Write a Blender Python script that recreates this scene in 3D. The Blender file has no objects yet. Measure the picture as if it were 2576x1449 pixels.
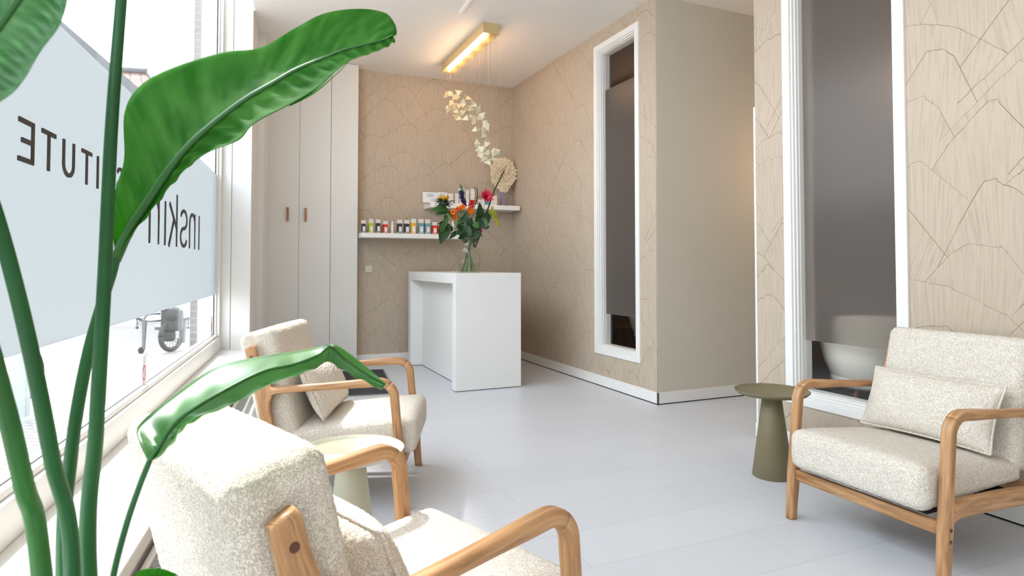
import bpy, math, random
from math import sin, cos, pi, radians, atan, sqrt, floor
from mathutils import Vector, Matrix
SC = bpy.context.scene
COL = SC.collection
V = Vector
# ------------------------------------------------------------------ camera
F = 1576.0; PX = 1288.0; PY = 622.0; PITCH = radians(1.65); CH = 1.15
YAW = atan((1288-600)/1576.0)
cam_d = bpy.data.cameras.new('camera'); cam = bpy.data.objects.new('camera', cam_d); COL.objects.link(cam)
cam_d.sensor_width = 36.0; cam_d.lens = F/2576*36.0; cam_d.shift_y = (PY-724.5)/2576
cam.location = (0, 0, CH)
cam.rotation_euler = (pi/2+PITCH, 0, -YAW)
cam_d.dof.use_dof = True; cam_d.dof.focus_distance = 2.6; cam_d.dof.aperture_fstop = 7.0
cam_d.clip_start = 0.02
SC.camera = cam
# ------------------------------------------------------------------ world, sun, exposure
W_STR = 6.0
SUN_STR = 10.0
SC.view_settings.view_transform = 'Standard'; SC.view_settings.look = 'None'
SC.view_settings.gamma = 1.0; SC.view_settings.exposure = 0.15
try: SC.view_settings.use_curve_mapping = False
except Exception: pass
wld = bpy.data.worlds.new('sky'); SC.world = wld; wld.use_nodes = True
wn_ = wld.node_tree; bgn = wn_.nodes['Background']
bgn.inputs[1].default_value = W_STR
tcw = wn_.nodes.new('ShaderNodeTexCoord'); sepw = wn_.nodes.new('ShaderNodeSeparateXYZ')
rmp = wn_.nodes.new('ShaderNodeValToRGB')
wn_.links.new(tcw.outputs['Generated'], sepw.inputs[0]); wn_.links.new(sepw.outputs[2], rmp.inputs[0])
rmp.color_ramp.elements[0].position = 0.0; rmp.color_ramp.elements[0].color = (0.86, 0.93, 1.0, 1)
rmp.color_ramp.elements[1].position = 0.8; rmp.color_ramp.elements[1].color = (0.74, 0.86, 1.0, 1)
wn_.links.new(rmp.outputs[0], bgn.inputs[0])
# window wall frame: u runs along the shop window, L is the distance to its left
AW = YAW-atan((1288-785)/1576.0)
WD = V((sin(AW), cos(AW), 0)); WN = V((-cos(AW), sin(AW), 0))
def WP(u, L, z): return WD*u+WN*L+V((0, 0, z))
def WL(p): return (V(p).dot(WD), V(p).dot(WN), p[2])
sun_d = bpy.data.lights.new('sun', 'SUN'); sun_d.energy = SUN_STR; sun_d.angle = radians(6); sun_d.color = (1, .98, .95)
sun = bpy.data.objects.new('sun', sun_d); COL.objects.link(sun)
sdir = WN*0.37+WD*0.70+V((0, 0, 1.0))
sun.rotation_euler = sdir.to_track_quat('Z', 'Y').to_euler()
sun.location = (-4, 8, 9)
# portal that guides sky sampling through the shop window
pd = bpy.data.lights.new('window_portal', 'AREA'); pd.shape = 'RECTANGLE'; pd.size = 7.4; pd.size_y = 3.0
po = bpy.data.objects.new('window_portal', pd); COL.objects.link(po)
pd.cycles.is_portal = True
po.matrix_world = Matrix.Translation(WP(2.25, 0.9, 2.1)) @ Matrix(((WD.x, 0, WN.x), (WD.y, 0, WN.y), (0, 1, 0))).to_4x4()
# measuring helpers: the point where a sight line meets a plane of the room
_fw = V((sin(YAW)*cos(PITCH), cos(YAW)*cos(PITCH), sin(PITCH))); _rt = V((cos(YAW), -sin(YAW), 0)); _up = _rt.cross(_fw)
CAM = V((0, 0, CH))
def ray(x, y): return _fw+_rt*((x-PX)/F)-_up*((y-PY)/F)
def atp(x, y, n, d):
    r = ray(x, y); n = V(n); return CAM+r*((d-n.dot(CAM))/n.dot(r))
def atx(x, y, v): return atp(x, y, (1, 0, 0), v)
def aty(x, y, v): return atp(x, y, (0, 1, 0), v)
def atz(x, y, v): return atp(x, y, (0, 0, 1), v)
def atd(x, y, d): return CAM+ray(x, y)*d

# ------------------------------------------------------------------ materials
def nt(name):
    m = bpy.data.materials.new(name); m.use_nodes = True
    return m, m.node_tree, m.node_tree.nodes['Principled BSDF']
def N(t, k, **kw):
    n = t.nodes.new(k)
    for a, b in kw.items(): setattr(n, a, b)
    return n
def lin(c):
    return tuple(((x/255)/12.92 if x/255 <= .04045 else ((x/255+.055)/1.055)**2.4) for x in c)+(1,)
def plain(name, c, rough=.5, metal=0, bump=0, bscale=200, spec=.5, var=0):
    m, t, b = nt(name)
    b.inputs['Base Color'].default_value = lin(c); b.inputs['Roughness'].default_value = rough
    b.inputs['Metallic'].default_value = metal; b.inputs['Specular IOR Level'].default_value = spec
    if bump or var:
        tc = N(t, 'ShaderNodeTexCoord'); n = N(t, 'ShaderNodeTexNoise'); n.inputs['Scale'].default_value = bscale
        t.links.new(tc.outputs['Object'], n.inputs['Vector'])
        if bump:
            bp = N(t, 'ShaderNodeBump'); bp.inputs['Strength'].default_value = bump; bp.inputs['Distance'].default_value = .002
            t.links.new(n.outputs[0], bp.inputs['Height']); t.links.new(bp.outputs[0], b.inputs['Normal'])
        if var:
            n2 = N(t, 'ShaderNodeTexNoise'); n2.inputs['Scale'].default_value = 3.0; n2.inputs['Detail'].default_value = 4
            t.links.new(tc.outputs['Object'], n2.inputs['Vector'])
            r = N(t, 'ShaderNodeValToRGB'); c0 = lin([x*(1-var) for x in c]); c1 = lin([min(255, x*(1+var)) for x in c])
            r.color_ramp.elements[0].position = .3; r.color_ramp.elements[1].position = .7
            r.color_ramp.elements[0].color = c0; r.color_ramp.elements[1].color = c1
            t.links.new(n2.outputs[0], r.inputs[0]); t.links.new(r.outputs[0], b.inputs['Base Color'])
    return m
M = {}
M['ceiling'] = plain('ceiling_paint', (243, 238, 231), .85)
M['white_wall'] = plain('white_wall_paint', (236, 234, 230), .7, bump=.05)
M['greige'] = plain('greige_wall_paint', (206, 199, 184), .75, bump=.05)
M['trim'] = plain('white_trim_paint', (236, 234, 229), .4)
M['gap'] = plain('shadow_gap', (30, 28, 26), .9)
M['laminate'] = plain('white_satin_laminate', (238, 237, 233), .38)
M['cupboard'] = plain('cupboard_paint', (230, 228, 222), .5)
M['rubber'] = plain('black_rubber', (26, 26, 27), .7)
M['letter'] = plain('dark_lettering', (62, 54, 52), .6)
M['sage'] = plain('pale_sage_metal', (184, 182, 160), .42)
M['olive'] = plain('olive_metal', (120, 110, 80), .45)
M['metalgrey'] = plain('brushed_grey', (150, 150, 148), .4, .7)
M['mat'] = plain('dark_mat', (62, 62, 64), .95, bump=.8, bscale=300, var=.15)
M['grille'] = plain('grille_metal', (186, 188, 182), .45, .3)
M['cream_plastic'] = plain('cream_plastic', (222, 212, 184), .35)
M['gold'] = plain('champagne_gold', (222, 200, 150), .32, .55)
M['leafgold'] = plain('champagne_paper_leaf', (212, 202, 172), .5, .1)
M['wire'] = plain('suspension_wire', (150, 128, 104), .4, .5)
M['coral'] = plain('cream_coral', (240, 224, 194), .9, bump=.5)
M['walnut'] = plain('walnut_wood', (92, 58, 36), .45, var=.25)
M['darkdowel'] = plain('dark_dowel', (92, 54, 34), .5)
M['handle'] = plain('tan_wood_handle', (176, 122, 82), .5, var=.1)
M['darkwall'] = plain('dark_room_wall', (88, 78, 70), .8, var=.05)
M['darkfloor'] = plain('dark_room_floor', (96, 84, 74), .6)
M['skirt'] = plain('ribbed_grey_panel', (90, 88, 88), .6)
M['shell'] = plain('white_boucle_shell', (226, 222, 208), .95, bump=1, bscale=180)
M['cloth_black'] = plain('black_underlay', (22, 20, 20), .9)
M['brown_leg'] = plain('stained_leg', (120, 84, 56), .5)
M['paper'] = plain('white_paper', (236, 234, 236), .7)
M['ink'] = plain('grey_ink', (120, 118, 124), .8)
M['carton_white'] = plain('white_carton', (228, 222, 214), .5)
for k, c in dict(black=(52, 56, 66), lime=(178, 196, 26), red=(214, 52, 30), yellow=(222, 168, 26), teal=(104, 156, 164),
                 blue=(40, 156, 196), lilac=(140, 132, 160), creamc=(206, 192, 164)).items():
    M['box_'+k] = plain(k+'_carton', c, .45)
M['petal_orange'] = plain('orange_petals', (255, 128, 14), .7)
M['petal_yellow'] = plain('yellow_petals', (226, 168, 24), .6)
M['petal_navy'] = plain('indigo_florets', (38, 32, 84), .7)
M['petal_red'] = plain('scarlet_florets', (200, 40, 30), .6)
M['petal_dahlia'] = plain('crimson_pink_petals', (222, 50, 84), .6)
M['petal_pink'] = plain('light_pink_petals', (236, 140, 176), .6)
M['petal_lime'] = plain('lime_umbel', (166, 172, 40), .7)
M['twig'] = plain('dark_twig', (60, 42, 30), .7)
M['stem'] = plain('flower_stem_green', (78, 122, 48), .5)
M['foliage'] = plain('dark_foliage', (28, 56, 26), .5, var=.3)
M['foliage2'] = plain('mid_foliage', (52, 92, 42), .5, var=.2)
M['soil'] = plain('potting_soil', (50, 38, 30), .95)
M['pot'] = plain('grey_ceramic_pot', (150, 148, 144), .6)
M['outwall'] = plain('pale_render', (225, 222, 214), .9)
M['verge'] = plain('weathered_verge', (84, 88, 92), .8)
M['cycle_dark'] = plain('dark_cycle_parts', (50, 56, 58), .5, .2)
M['cycle_mid'] = plain('grey_cycle_tube', (108, 112, 116), .4, .5)
M['cycle_red'] = plain('dull_red_lever', (150, 60, 66), .5)
M['bollard'] = plain('galvanised_steel', (168, 176, 172), .6, .2)
M['sticker_red'] = plain('sticker_red', (214, 92, 92), .6)

def mat_wood():
    m, t, b = nt('oak_wood')
    uv = N(t, 'ShaderNodeUVMap'); mp = N(t, 'ShaderNodeMapping'); mp.inputs['Scale'].default_value = (5, 55, 1)
    n = N(t, 'ShaderNodeTexNoise'); n.inputs['Scale'].default_value = 1.0; n.inputs['Detail'].default_value = 6; n.inputs['Distortion'].default_value = .6
    r = N(t, 'ShaderNodeValToRGB')
    e = r.color_ramp.elements; e[0].position = .25; e[0].color = lin((136, 96, 62)); e[1].position = .75; e[1].color = lin((208, 164, 118))
    e.new(.5).color = lin((182, 136, 92))
    t.links.new(uv.outputs[0], mp.inputs[0]); t.links.new(mp.outputs[0], n.inputs['Vector']); t.links.new(n.outputs[0], r.inputs[0])
    t.links.new(r.outputs[0], b.inputs['Base Color']); b.inputs['Roughness'].default_value = .42
    bp = N(t, 'ShaderNodeBump'); bp.inputs['Strength'].default_value = .12; bp.inputs['Distance'].default_value = .001
    t.links.new(n.outputs[0], bp.inputs['Height']); t.links.new(bp.outputs[0], b.inputs['Normal'])
    return m
M['oak'] = mat_wood()
def mat_boucle():
    m, t, b = nt('cream_boucle')
    tc = N(t, 'ShaderNodeTexCoord'); n = N(t, 'ShaderNodeTexNoise'); n.inputs['Scale'].default_value = 165; n.inputs['Detail'].default_value = 1.5
    n.inputs['Distortion'].default_value = .8; n.inputs['Roughness'].default_value = .45
    t.links.new(tc.outputs['Object'], n.inputs['Vector'])
    s1 = N(t, 'ShaderNodeMath', operation='SUBTRACT'); s1.inputs[1].default_value = .5; t.links.new(n.outputs[0], s1.inputs[0])
    s2 = N(t, 'ShaderNodeMath', operation='ABSOLUTE'); t.links.new(s1.outputs[0], s2.inputs[0])
    h = N(t, 'ShaderNodeMapRange'); h.interpolation_type = 'SMOOTHSTEP'; h.inputs[2].default_value = .11; t.links.new(s2.outputs[0], h.inputs[0])
    r = N(t, 'ShaderNodeValToRGB'); e = r.color_ramp.elements
    e[0].position = 0; e[0].color = lin((200, 187, 168)); e[1].position = .6; e[1].color = lin((236, 227, 213))  # crevice shade between the loops painted in as a darker tone
    t.links.new(h.outputs[0], r.inputs[0]); t.links.new(r.outputs[0], b.inputs['Base Color'])
    bp = N(t, 'ShaderNodeBump'); bp.inputs['Strength'].default_value = .6; bp.inputs['Distance'].default_value = .003
    t.links.new(h.outputs[0], bp.inputs['Height']); t.links.new(bp.outputs[0], b.inputs['Normal'])
    b.inputs['Roughness'].default_value = .95; b.inputs['Specular IOR Level'].default_value = .1
    b.inputs['Sheen Weight'].default_value = .15
    return m
M['boucle'] = mat_boucle()
def mat_paper(name, ca, cb):
    m, t, b = nt(name)
    uv = N(t, 'ShaderNodeUVMap'); mp = N(t, 'ShaderNodeMapping'); mp.inputs['Scale'].default_value = (95, 3.5, 1)
    n = N(t, 'ShaderNodeTexNoise'); n.inputs['Scale'].default_value = 1.0; n.inputs['Detail'].default_value = 5; n.inputs['Roughness'].default_value = .65
    r = N(t, 'ShaderNodeValToRGB'); e = r.color_ramp.elements
    e[0].position = .32; e[0].color = lin(ca); e[1].position = .56; e[1].color = lin(cb)
    t.links.new(uv.outputs[0], mp.inputs[0]); t.links.new(mp.outputs[0], n.inputs['Vector']); t.links.new(n.outputs[0], r.inputs[0])
    t.links.new(r.outputs[0], b.inputs['Base Color']); b.inputs['Roughness'].default_value = .7
    bp = N(t, 'ShaderNodeBump'); bp.inputs['Strength'].default_value = .2; bp.inputs['Distance'].default_value = .001
    t.links.new(n.outputs[0], bp.inputs['Height']); t.links.new(bp.outputs[0], b.inputs['Normal'])
    return m
M['paperwall'] = mat_paper('brushed_wallpaper', (176, 160, 140), (193, 177, 157))
M['paperline'] = plain('wallpaper_crack_line', (134, 113, 91), .8)
def mat_floor():
    m, t, b = nt('painted_plank_floor')
    tc = N(t, 'ShaderNodeTexCoord'); br = N(t, 'ShaderNodeTexBrick')
    br.inputs['Scale'].default_value = 1.0; br.inputs['Brick Width'].default_value = 1.25; br.inputs['Row Height'].default_value = .3
    br.inputs['Mortar Size'].default_value = .0009; br.inputs['Mortar Smooth'].default_value = .3
    br.offset = .37
    n = N(t, 'ShaderNodeTexNoise'); n.inputs['Scale'].default_value = 2.5; n.inputs['Detail'].default_value = 4
    t.links.new(tc.outputs['Object'], br.inputs['Vector']); t.links.new(tc.outputs['Object'], n.inputs['Vector'])
    br.inputs['Color1'].default_value = lin((211, 212, 215)); br.inputs['Color2'].default_value = lin((215, 216, 219)); br.inputs['Mortar'].default_value = lin((168, 167, 166))
    t.links.new(br.outputs['Color'], b.inputs['Base Color'])
    mr = N(t, 'ShaderNodeMapRange'); mr.inputs[3].default_value = .3; mr.inputs[4].default_value = .44
    t.links.new(n.outputs[0], mr.inputs[0]); t.links.new(mr.outputs[0], b.inputs['Roughness'])
    bp = N(t, 'ShaderNodeBump'); bp.inputs['Strength'].default_value = .25; bp.inputs['Distance'].default_value = .001; bp.invert = True
    t.links.new(br.outputs['Fac'], bp.inputs['Height']); t.links.new(bp.outputs[0], b.inputs['Normal'])
    return m
M['floor'] = mat_floor()
def mat_paver():
    m, t, b = nt('clinker_pavers')
    tc = N(t, 'ShaderNodeTexCoord'); mp = N(t, 'ShaderNodeMapping'); mp.inputs['Rotation'].default_value = (0, 0, .5)
    br = N(t, 'ShaderNodeTexBrick'); br.inputs['Scale'].default_value = 1.0; br.inputs['Brick Width'].default_value = .21; br.inputs['Row Height'].default_value = .08
    br.inputs['Mortar Size'].default_value = .004
    br.inputs['Color1'].default_value = lin((158, 152, 148)); br.inputs['Color2'].default_value = lin((140, 134, 130)); br.inputs['Mortar'].default_value = lin((30, 28, 28))
    t.links.new(tc.outputs['Object'], mp.inputs[0]); t.links.new(mp.outputs[0], br.inputs['Vector']); t.links.new(br.outputs['Color'], b.inputs['Base Color'])
    b.inputs['Roughness'].default_value = .9
    return m
M['paver'] = mat_paver()
def mat_brick():
    m, t, b = nt('grey_brick')
    tc = N(t, 'ShaderNodeTexCoord'); br = N(t, 'ShaderNodeTexBrick'); mp = N(t, 'ShaderNodeMapping'); mp.inputs['Rotation'].default_value = (pi/2, 0, 0)
    br.inputs['Scale'].default_value = 1.0; br.inputs['Brick Width'].default_value = .21; br.inputs['Row Height'].default_value = .062
    br.inputs['Mortar Size'].default_value = .006
    br.inputs['Color1'].default_value = lin((96, 88, 84)); br.inputs['Color2'].default_value = lin((84, 78, 74)); br.inputs['Mortar'].default_value = lin((124, 122, 118))
    t.links.new(tc.outputs['Object'], mp.inputs[0]); t.links.new(mp.outputs[0], br.inputs['Vector']); t.links.new(br.outputs['Color'], b.inputs['Base Color'])
    b.inputs['Roughness'].default_value = .9
    return m
M['brick'] = mat_brick()
def mat_tiles():
    m, t, b = nt('clay_roof_tiles')
    tc = N(t, 'ShaderNodeUVMap'); w = N(t, 'ShaderNodeTexBrick'); w.offset = 0
    w.inputs['Scale'].default_value = 1.0; w.inputs['Brick Width'].default_value = .24; w.inputs['Row Height'].default_value = .33; w.inputs['Mortar Size'].default_value = .022
    w.inputs['Color1'].default_value = lin((116, 76, 66)); w.inputs['Color2'].default_value = lin((98, 66, 58)); w.inputs['Mortar'].default_value = lin((40, 32, 30))
    t.links.new(tc.outputs[0], w.inputs['Vector']); t.links.new(w.outputs['Color'], b.inputs['Base Color']); b.inputs['Roughness'].default_value = .8
    return m
M['tiles'] = mat_tiles()
def mat_glass(name, tint=(1, 1, 1), refl=.06):
    m = bpy.data.materials.new(name); m.use_nodes = True; t = m.node_tree; t.nodes.clear()
    o = N(t, 'ShaderNodeOutputMaterial'); tr = N(t, 'ShaderNodeBsdfTransparent'); tr.inputs[0].default_value = (*tint, 1)
    g = N(t, 'ShaderNodeBsdfGlossy'); g.inputs['Roughness'].default_value = .02; lw = N(t, 'ShaderNodeLayerWeight'); pw = N(t, 'ShaderNodeMath', operation='POWER'); pw.inputs[1].default_value = 5
    ml = N(t, 'ShaderNodeMath', operation='MULTIPLY_ADD'); ml.inputs[1].default_value = .7; ml.inputs[2].default_value = refl/2
    t.links.new(lw.outputs['Facing'], pw.inputs[0]); t.links.new(pw.outputs[0], ml.inputs[0])
    mx = N(t, 'ShaderNodeMixShader'); t.links.new(ml.outputs[0], mx.inputs[0]); t.links.new(tr.outputs[0], mx.inputs[1]); t.links.new(g.outputs[0], mx.inputs[2])
    t.links.new(mx.outputs[0], o.inputs[0]); return m
M['glass'] = mat_glass('window_glass', (.98, .98, .98))
def mat_film():
    m = bpy.data.materials.new('frosted_window_film'); m.use_nodes = True; t = m.node_tree; t.nodes.clear()
    o = N(t, 'ShaderNodeOutputMaterial'); tl = N(t, 'ShaderNodeBsdfTranslucent'); tl.inputs[0].default_value = (.47, .49, .49, 1)
    d = N(t, 'ShaderNodeBsdfDiffuse'); d.inputs[0].default_value = (.72, .73, .73, 1)
    mx = N(t, 'ShaderNodeMixShader'); mx.inputs[0].default_value = .22
    t.links.new(tl.outputs[0], mx.inputs[1]); t.links.new(d.outputs[0], mx.inputs[2]); t.links.new(mx.outputs[0], o.inputs[0]); return m
M['film'] = mat_film()
def mat_frost():
    m = bpy.data.materials.new('frosted_inner_glass'); m.use_nodes = True; t = m.node_tree; t.nodes.clear()
    o = N(t, 'ShaderNodeOutputMaterial'); rf = N(t, 'ShaderNodeBsdfRefraction'); rf.inputs['Roughness'].default_value = .36; rf.inputs['IOR'].default_value = 1.25
    rf.inputs[0].default_value = (.8, .77, .73, 1)
    d = N(t, 'ShaderNodeBsdfDiffuse'); d.inputs[0].default_value = (.215, .18, .155, 1)
    g = N(t, 'ShaderNodeBsdfGlossy'); g.inputs['Roughness'].default_value = .35; g.inputs[0].default_value = (.6, .6, .6, 1)
    mx = N(t, 'ShaderNodeMixShader'); mx.inputs[0].default_value = .42
    t.links.new(rf.outputs[0], mx.inputs[1]); t.links.new(d.outputs[0], mx.inputs[2])
    m2 = N(t, 'ShaderNodeMixShader'); m2.inputs[0].default_value = .03
    t.links.new(mx.outputs[0], m2.inputs[1]); t.links.new(g.outputs[0], m2.inputs[2]); t.links.new(m2.outputs[0], o.inputs[0]); return m
M['frost'] = mat_frost()
def mat_clear(name, col, ior, rough=0):
    m, t, b = nt(name); b.inputs['Base Color'].default_value = (*col, 1); b.inputs['Transmission Weight'].default_value = 1
    b.inputs['IOR'].default_value = ior; b.inputs['Roughness'].default_value = rough; return m
M['vaseglass'] = mat_glass('vase_glass', (.975, .985, .975))
M['water'] = mat_glass('vase_water', (.90, .95, .84))
def mat_leaf(name, ca, cb, tl, rough=.75, coat=0, tm=.40):
    m, t, b = nt(name)
    uv = N(t, 'ShaderNodeUVMap'); mp = N(t, 'ShaderNodeMapping'); mp.inputs['Scale'].default_value = (22, 1.2, 1)
    n = N(t, 'ShaderNodeTexNoise'); n.inputs['Scale'].default_value = 1; n.inputs['Detail'].default_value = 3
    t.links.new(uv.outputs[0], mp.inputs[0]); t.links.new(mp.outputs[0], n.inputs['Vector'])
    r = N(t, 'ShaderNodeValToRGB'); e = r.color_ramp.elements; e[0].position = .3; e[0].color = lin(ca); e[1].position = .72; e[1].color = lin(cb)
    t.links.new(n.outputs[0], r.inputs[0]); t.links.new(r.outputs[0], b.inputs['Base Color']); b.inputs['Roughness'].default_value = rough; b.inputs['Specular IOR Level'].default_value = (.5 if coat > .5 else .1); b.inputs['Coat Weight'].default_value = coat; b.inputs['Coat Roughness'].default_value = .33; b.inputs['Coat IOR'].default_value = 1.7 if coat > .5 else 1.4
    tr = N(t, 'ShaderNodeBsdfTranslucent'); tr.inputs[0].default_value = lin(tl)
    mx = N(t, 'ShaderNodeMixShader'); mx.inputs[0].default_value = tm
    o = t.nodes['Material Output']
    t.links.new(b.outputs[0], mx.inputs[1]); t.links.new(tr.outputs[0], mx.inputs[2]); t.links.new(mx.outputs[0], o.inputs[0])
    return m
M['leaf'] = mat_leaf('broad_leaf_green', (26, 80, 16), (88, 136, 64), (100, 190, 18), .75)
M['paleleaf'] = mat_leaf('painted_sheen_leaf', (84, 136, 84), (140, 182, 138), (90, 170, 70), .5, .5)  # reflected sheen of the close leaf painted in as paler greens
M['leafgloss'] = mat_leaf('glossy_leaf_green', (38, 100, 30), (70, 140, 50), (110, 210, 14), .3, 1.0)
M['leafrib'] = plain('leaf_midrib', (44, 96, 36), .4)
M['petiole'] = plain('green_petiole', (16, 84, 32), .45, var=.15)
M['petiole_light'] = plain('yellow_green_petiole', (34, 96, 30), .45, var=.3)
def mat_emit(name, c, s):
    m, t, b = nt(name); b.inputs['Emission Color'].default_value = (*c, 1); b.inputs['Emission Strength'].default_value = s; return m
M['bulb'] = mat_emit('warm_led', (1, .62, .28), 10)
M['warmlamp'] = mat_emit('warm_lamp_globe', (1, .6, .3), 14)

# ------------------------------------------------------------------ mesh builder
class MB:
    def __init__(s): s.v = []; s.f = []; s.uv = []; s.mi = []
    def quad(s, vs, uvs=None, mi=0):
        i = len(s.v); s.v += [tuple(p) for p in vs]; s.f.append(tuple(range(i, i+len(vs))))
        s.uv.append(uvs or [(0, 0)]*len(vs)); s.mi.append(mi)
    def faces(s, vs, fs, uvs=None, mi=0):
        i = len(s.v); s.v += [tuple(p) for p in vs]
        for k, f in enumerate(fs):
            s.f.append(tuple(i+j for j in f)); s.uv.append([uvs[j] for j in f] if uvs else [(0, 0)]*len(f)); s.mi.append(mi)
    def box(s, a, b, mi=0, fr=None):
        x0, y0, z0 = a; x1, y1, z1 = b
        vs = [V((x, y, z)) for x in (x0, x1) for y in (y0, y1) for z in (z0, z1)]
        if fr: vs = [fr(p) for p in vs]
        fs = [(0, 1, 3, 2), (4, 6, 7, 5), (0, 4, 5, 1), (2, 3, 7, 6), (0, 2, 6, 4), (1, 5, 7, 3)]
        L = [x1-x0, y1-y0, z1-z0]; ax = L.index(max(L)); o = [k for k in range(3) if k != ax]
        base = [V((x, y, z)) for x in (x0, x1) for y in (y0, y1) for z in (z0, z1)]
        s.faces(vs, fs, [(p[ax], p[o[0]]+p[o[1]]) for p in base], mi)
    def prism(s, poly, z0, z1, mi=0):
        n = len(poly); vs = [V((p[0], p[1], z0)) for p in poly]+[V((p[0], p[1], z1)) for p in poly]
        s.faces(vs, [tuple(reversed(range(n))), tuple(range(n, 2*n))]+[(k, (k+1) % n, n+(k+1) % n, n+k) for k in range(n)], None, mi)
    def sweep(s, path, prof, side=None, caps=True, mi=0, rng=None):
        """path: list of points; prof: list of (a,b) or function t->list; a along side vector, b along the other"""
        n = len(path); path = [V(p) for p in path]; rows = []; L = 0; Ls = []
        prev = None
        for i, p in enumerate(path):
            t = (path[min(i+1, n-1)]-path[max(i-1, 0)]).normalized()
            if side is not None: sd = V(side); sd = (sd-t*sd.dot(t)).normalized()
            else:
                if prev is None:
                    sd = t.orthogonal().normalized()
                else: sd = (prev-t*prev.dot(t)).normalized()
                prev = sd
            up = sd.cross(t)
            pr = prof(i/(n-1)) if callable(prof) else prof
            rows.append([p+sd*a+up*b for a, b in pr])
            if i: L += (p-path[i-1]).length
            Ls.append(L)
        if rng: rows = rows[rng[0]:rng[1]+1]; Ls = Ls[rng[0]:rng[1]+1]; n = len(rows)
        m = len(rows[0]); vs = [q for r in rows for q in r]; i0 = len(s.v)
        s.v += [tuple(q) for q in vs]
        per = [0]
        pr = prof(0.5) if callable(prof) else prof
        for k in range(m): per.append(per[-1]+(V(pr[(k+1) % m])-V(pr[k])).length)
        for i in range(n-1):
            for k in range(m):
                k2 = (k+1) % m
                s.f.append((i0+i*m+k, i0+i*m+k2, i0+(i+1)*m+k2, i0+(i+1)*m+k))
                s.uv.append([(Ls[i], per[k]), (Ls[i], per[k+1]), (Ls[i+1], per[k+1]), (Ls[i+1], per[k])]); s.mi.append(mi)
        if caps:
            s.f.append(tuple(i0+k for k in reversed(range(m)))); s.uv.append([(0, .01*k) for k in range(m)]); s.mi.append(mi)
            s.f.append(tuple(i0+(n-1)*m+k for k in range(m))); s.uv.append([(L, .01*k) for k in range(m)]); s.mi.append(mi)
    def tube(s, path, r, seg=10, mi=0):
        if isinstance(r, (tuple, list)):
            rr = lambda t: r[0]+(r[1]-r[0])*t if len(r) == 2 else r[min(int(t*(len(r)-1)+.5), len(r)-1)]
        else: rr = lambda t: r
        s.sweep(path, lambda t: [(rr(t)*cos(2*pi*k/seg), rr(t)*sin(2*pi*k/seg)) for k in range(seg)], mi=mi)
    def lathe(s, prof, c, seg=40, mi=0, ax=None):
        c = V(c); n = len(prof); i0 = len(s.v)
        q = V((0, 0, 1)).rotation_difference(V(ax)) if ax else None
        for r, z in prof:
            for k in range(seg):
                p = V((r*cos(2*pi*k/seg), r*sin(2*pi*k/seg), z))
                if q: p = q @ p
                s.v.append(tuple(c+p))
        for i in range(n-1):
            for k in range(seg):
                k2 = (k+1) % seg
                s.f.append((i0+i*seg+k, i0+i*seg+k2, i0+(i+1)*seg+k2, i0+(i+1)*seg+k)); s.uv.append([(0, 0)]*4); s.mi.append(mi)
        for e, rev in ((0, True), (n-1, False)):
            if prof[e][0] > 1e-5:
                ks = [i0+e*seg+k for k in range(seg)]
                s.f.append(tuple(reversed(ks)) if rev else tuple(ks)); s.uv.append([(0, 0)]*seg); s.mi.append(mi)
    def ball(s, c, r, seg=10, rings=6, mi=0, sc=(1, 1, 1)):
        i0 = len(s.v); c = V(c)
        for i in range(rings+1):
            a = pi*i/rings
            for k in range(seg):
                s.v.append(tuple(c+V((r*sc[0]*sin(a)*cos(2*pi*k/seg), r*sc[1]*sin(a)*sin(2*pi*k/seg), r*sc[2]*cos(a)))))
        for i in range(rings):
            for k in range(seg):
                k2 = (k+1) % seg
                s.f.append((i0+i*seg+k, i0+(i+1)*seg+k, i0+(i+1)*seg+k2, i0+i*seg+k2)); s.uv.append([(0, 0)]*4); s.mi.append(mi)
    def build(s, name, mats, parent=None, smooth=False, bevel=0, seg=2, origin=None):
        me = bpy.data.meshes.new(name)
        o_ = V(origin) if origin is not None else V((0, 0, 0))
        me.from_pydata([tuple(V(p)-o_) for p in s.v], [], s.f)
        ul = me.uv_layers.new(name='UVMap')
        flat = [c for u in s.uv for p in u for c in p]
        ul.data.foreach_set('uv', flat)
        for m in (mats if isinstance(mats, (list, tuple)) else [mats]): me.materials.append(M[m])
        me.polygons.foreach_set('material_index', s.mi)
        if smooth: me.polygons.foreach_set('use_smooth', [True]*len(s.f))
        me.update()
        o = bpy.data.objects.new(name, me); COL.objects.link(o)
        if parent is not None: o.parent = parent
        if origin is not None: o.location = o_ if parent is None else V(origin)
        if bevel:
            b = o.modifiers.new('bevel', 'BEVEL'); b.width = bevel; b.segments = seg; b.limit_method = 'ANGLE'; b.angle_limit = radians(35)
        if smooth == 'auto' or bevel:
            me.polygons.foreach_set('use_smooth', [True]*len(s.f))
            try:
                e = o.modifiers.new('wn', 'WEIGHTED_NORMAL'); e.keep_sharp = True
            except Exception: pass
        return o
def weld(o, d=1e-5):
    w = o.modifiers.new('weld', 'WELD'); w.merge_threshold = d; return o
def tag(o, label=None, cat=None, group=None, kind=None):
    if label: o['label'] = label
    if cat: o['category'] = cat
    if group: o['group'] = group
    if kind: o['kind'] = kind
    return o
def empty(name, loc, rz=0, **k):
    o = bpy.data.objects.new(name, None); COL.objects.link(o); o.location = loc; o.rotation_euler = (0, 0, rz); o.empty_display_size = .1
    return tag(o, **k)
def struct(o): o['kind'] = 'structure'; return o
def sbox(name, a, b, m, parent=None, bevel=0, fr=None):
    q = MB(); q.box(a, b, fr=fr); return q.build(name, m, parent, bevel=bevel)
def copy_tree(o, parent=None):
    c = o.copy(); COL.objects.link(c); c.parent = parent
    for ch in [x for x in o.children]: copy_tree(ch, c)
    return c
def fw(p): return WP(p[0], p[1], p[2])     # (u, L, z) -> world

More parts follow.
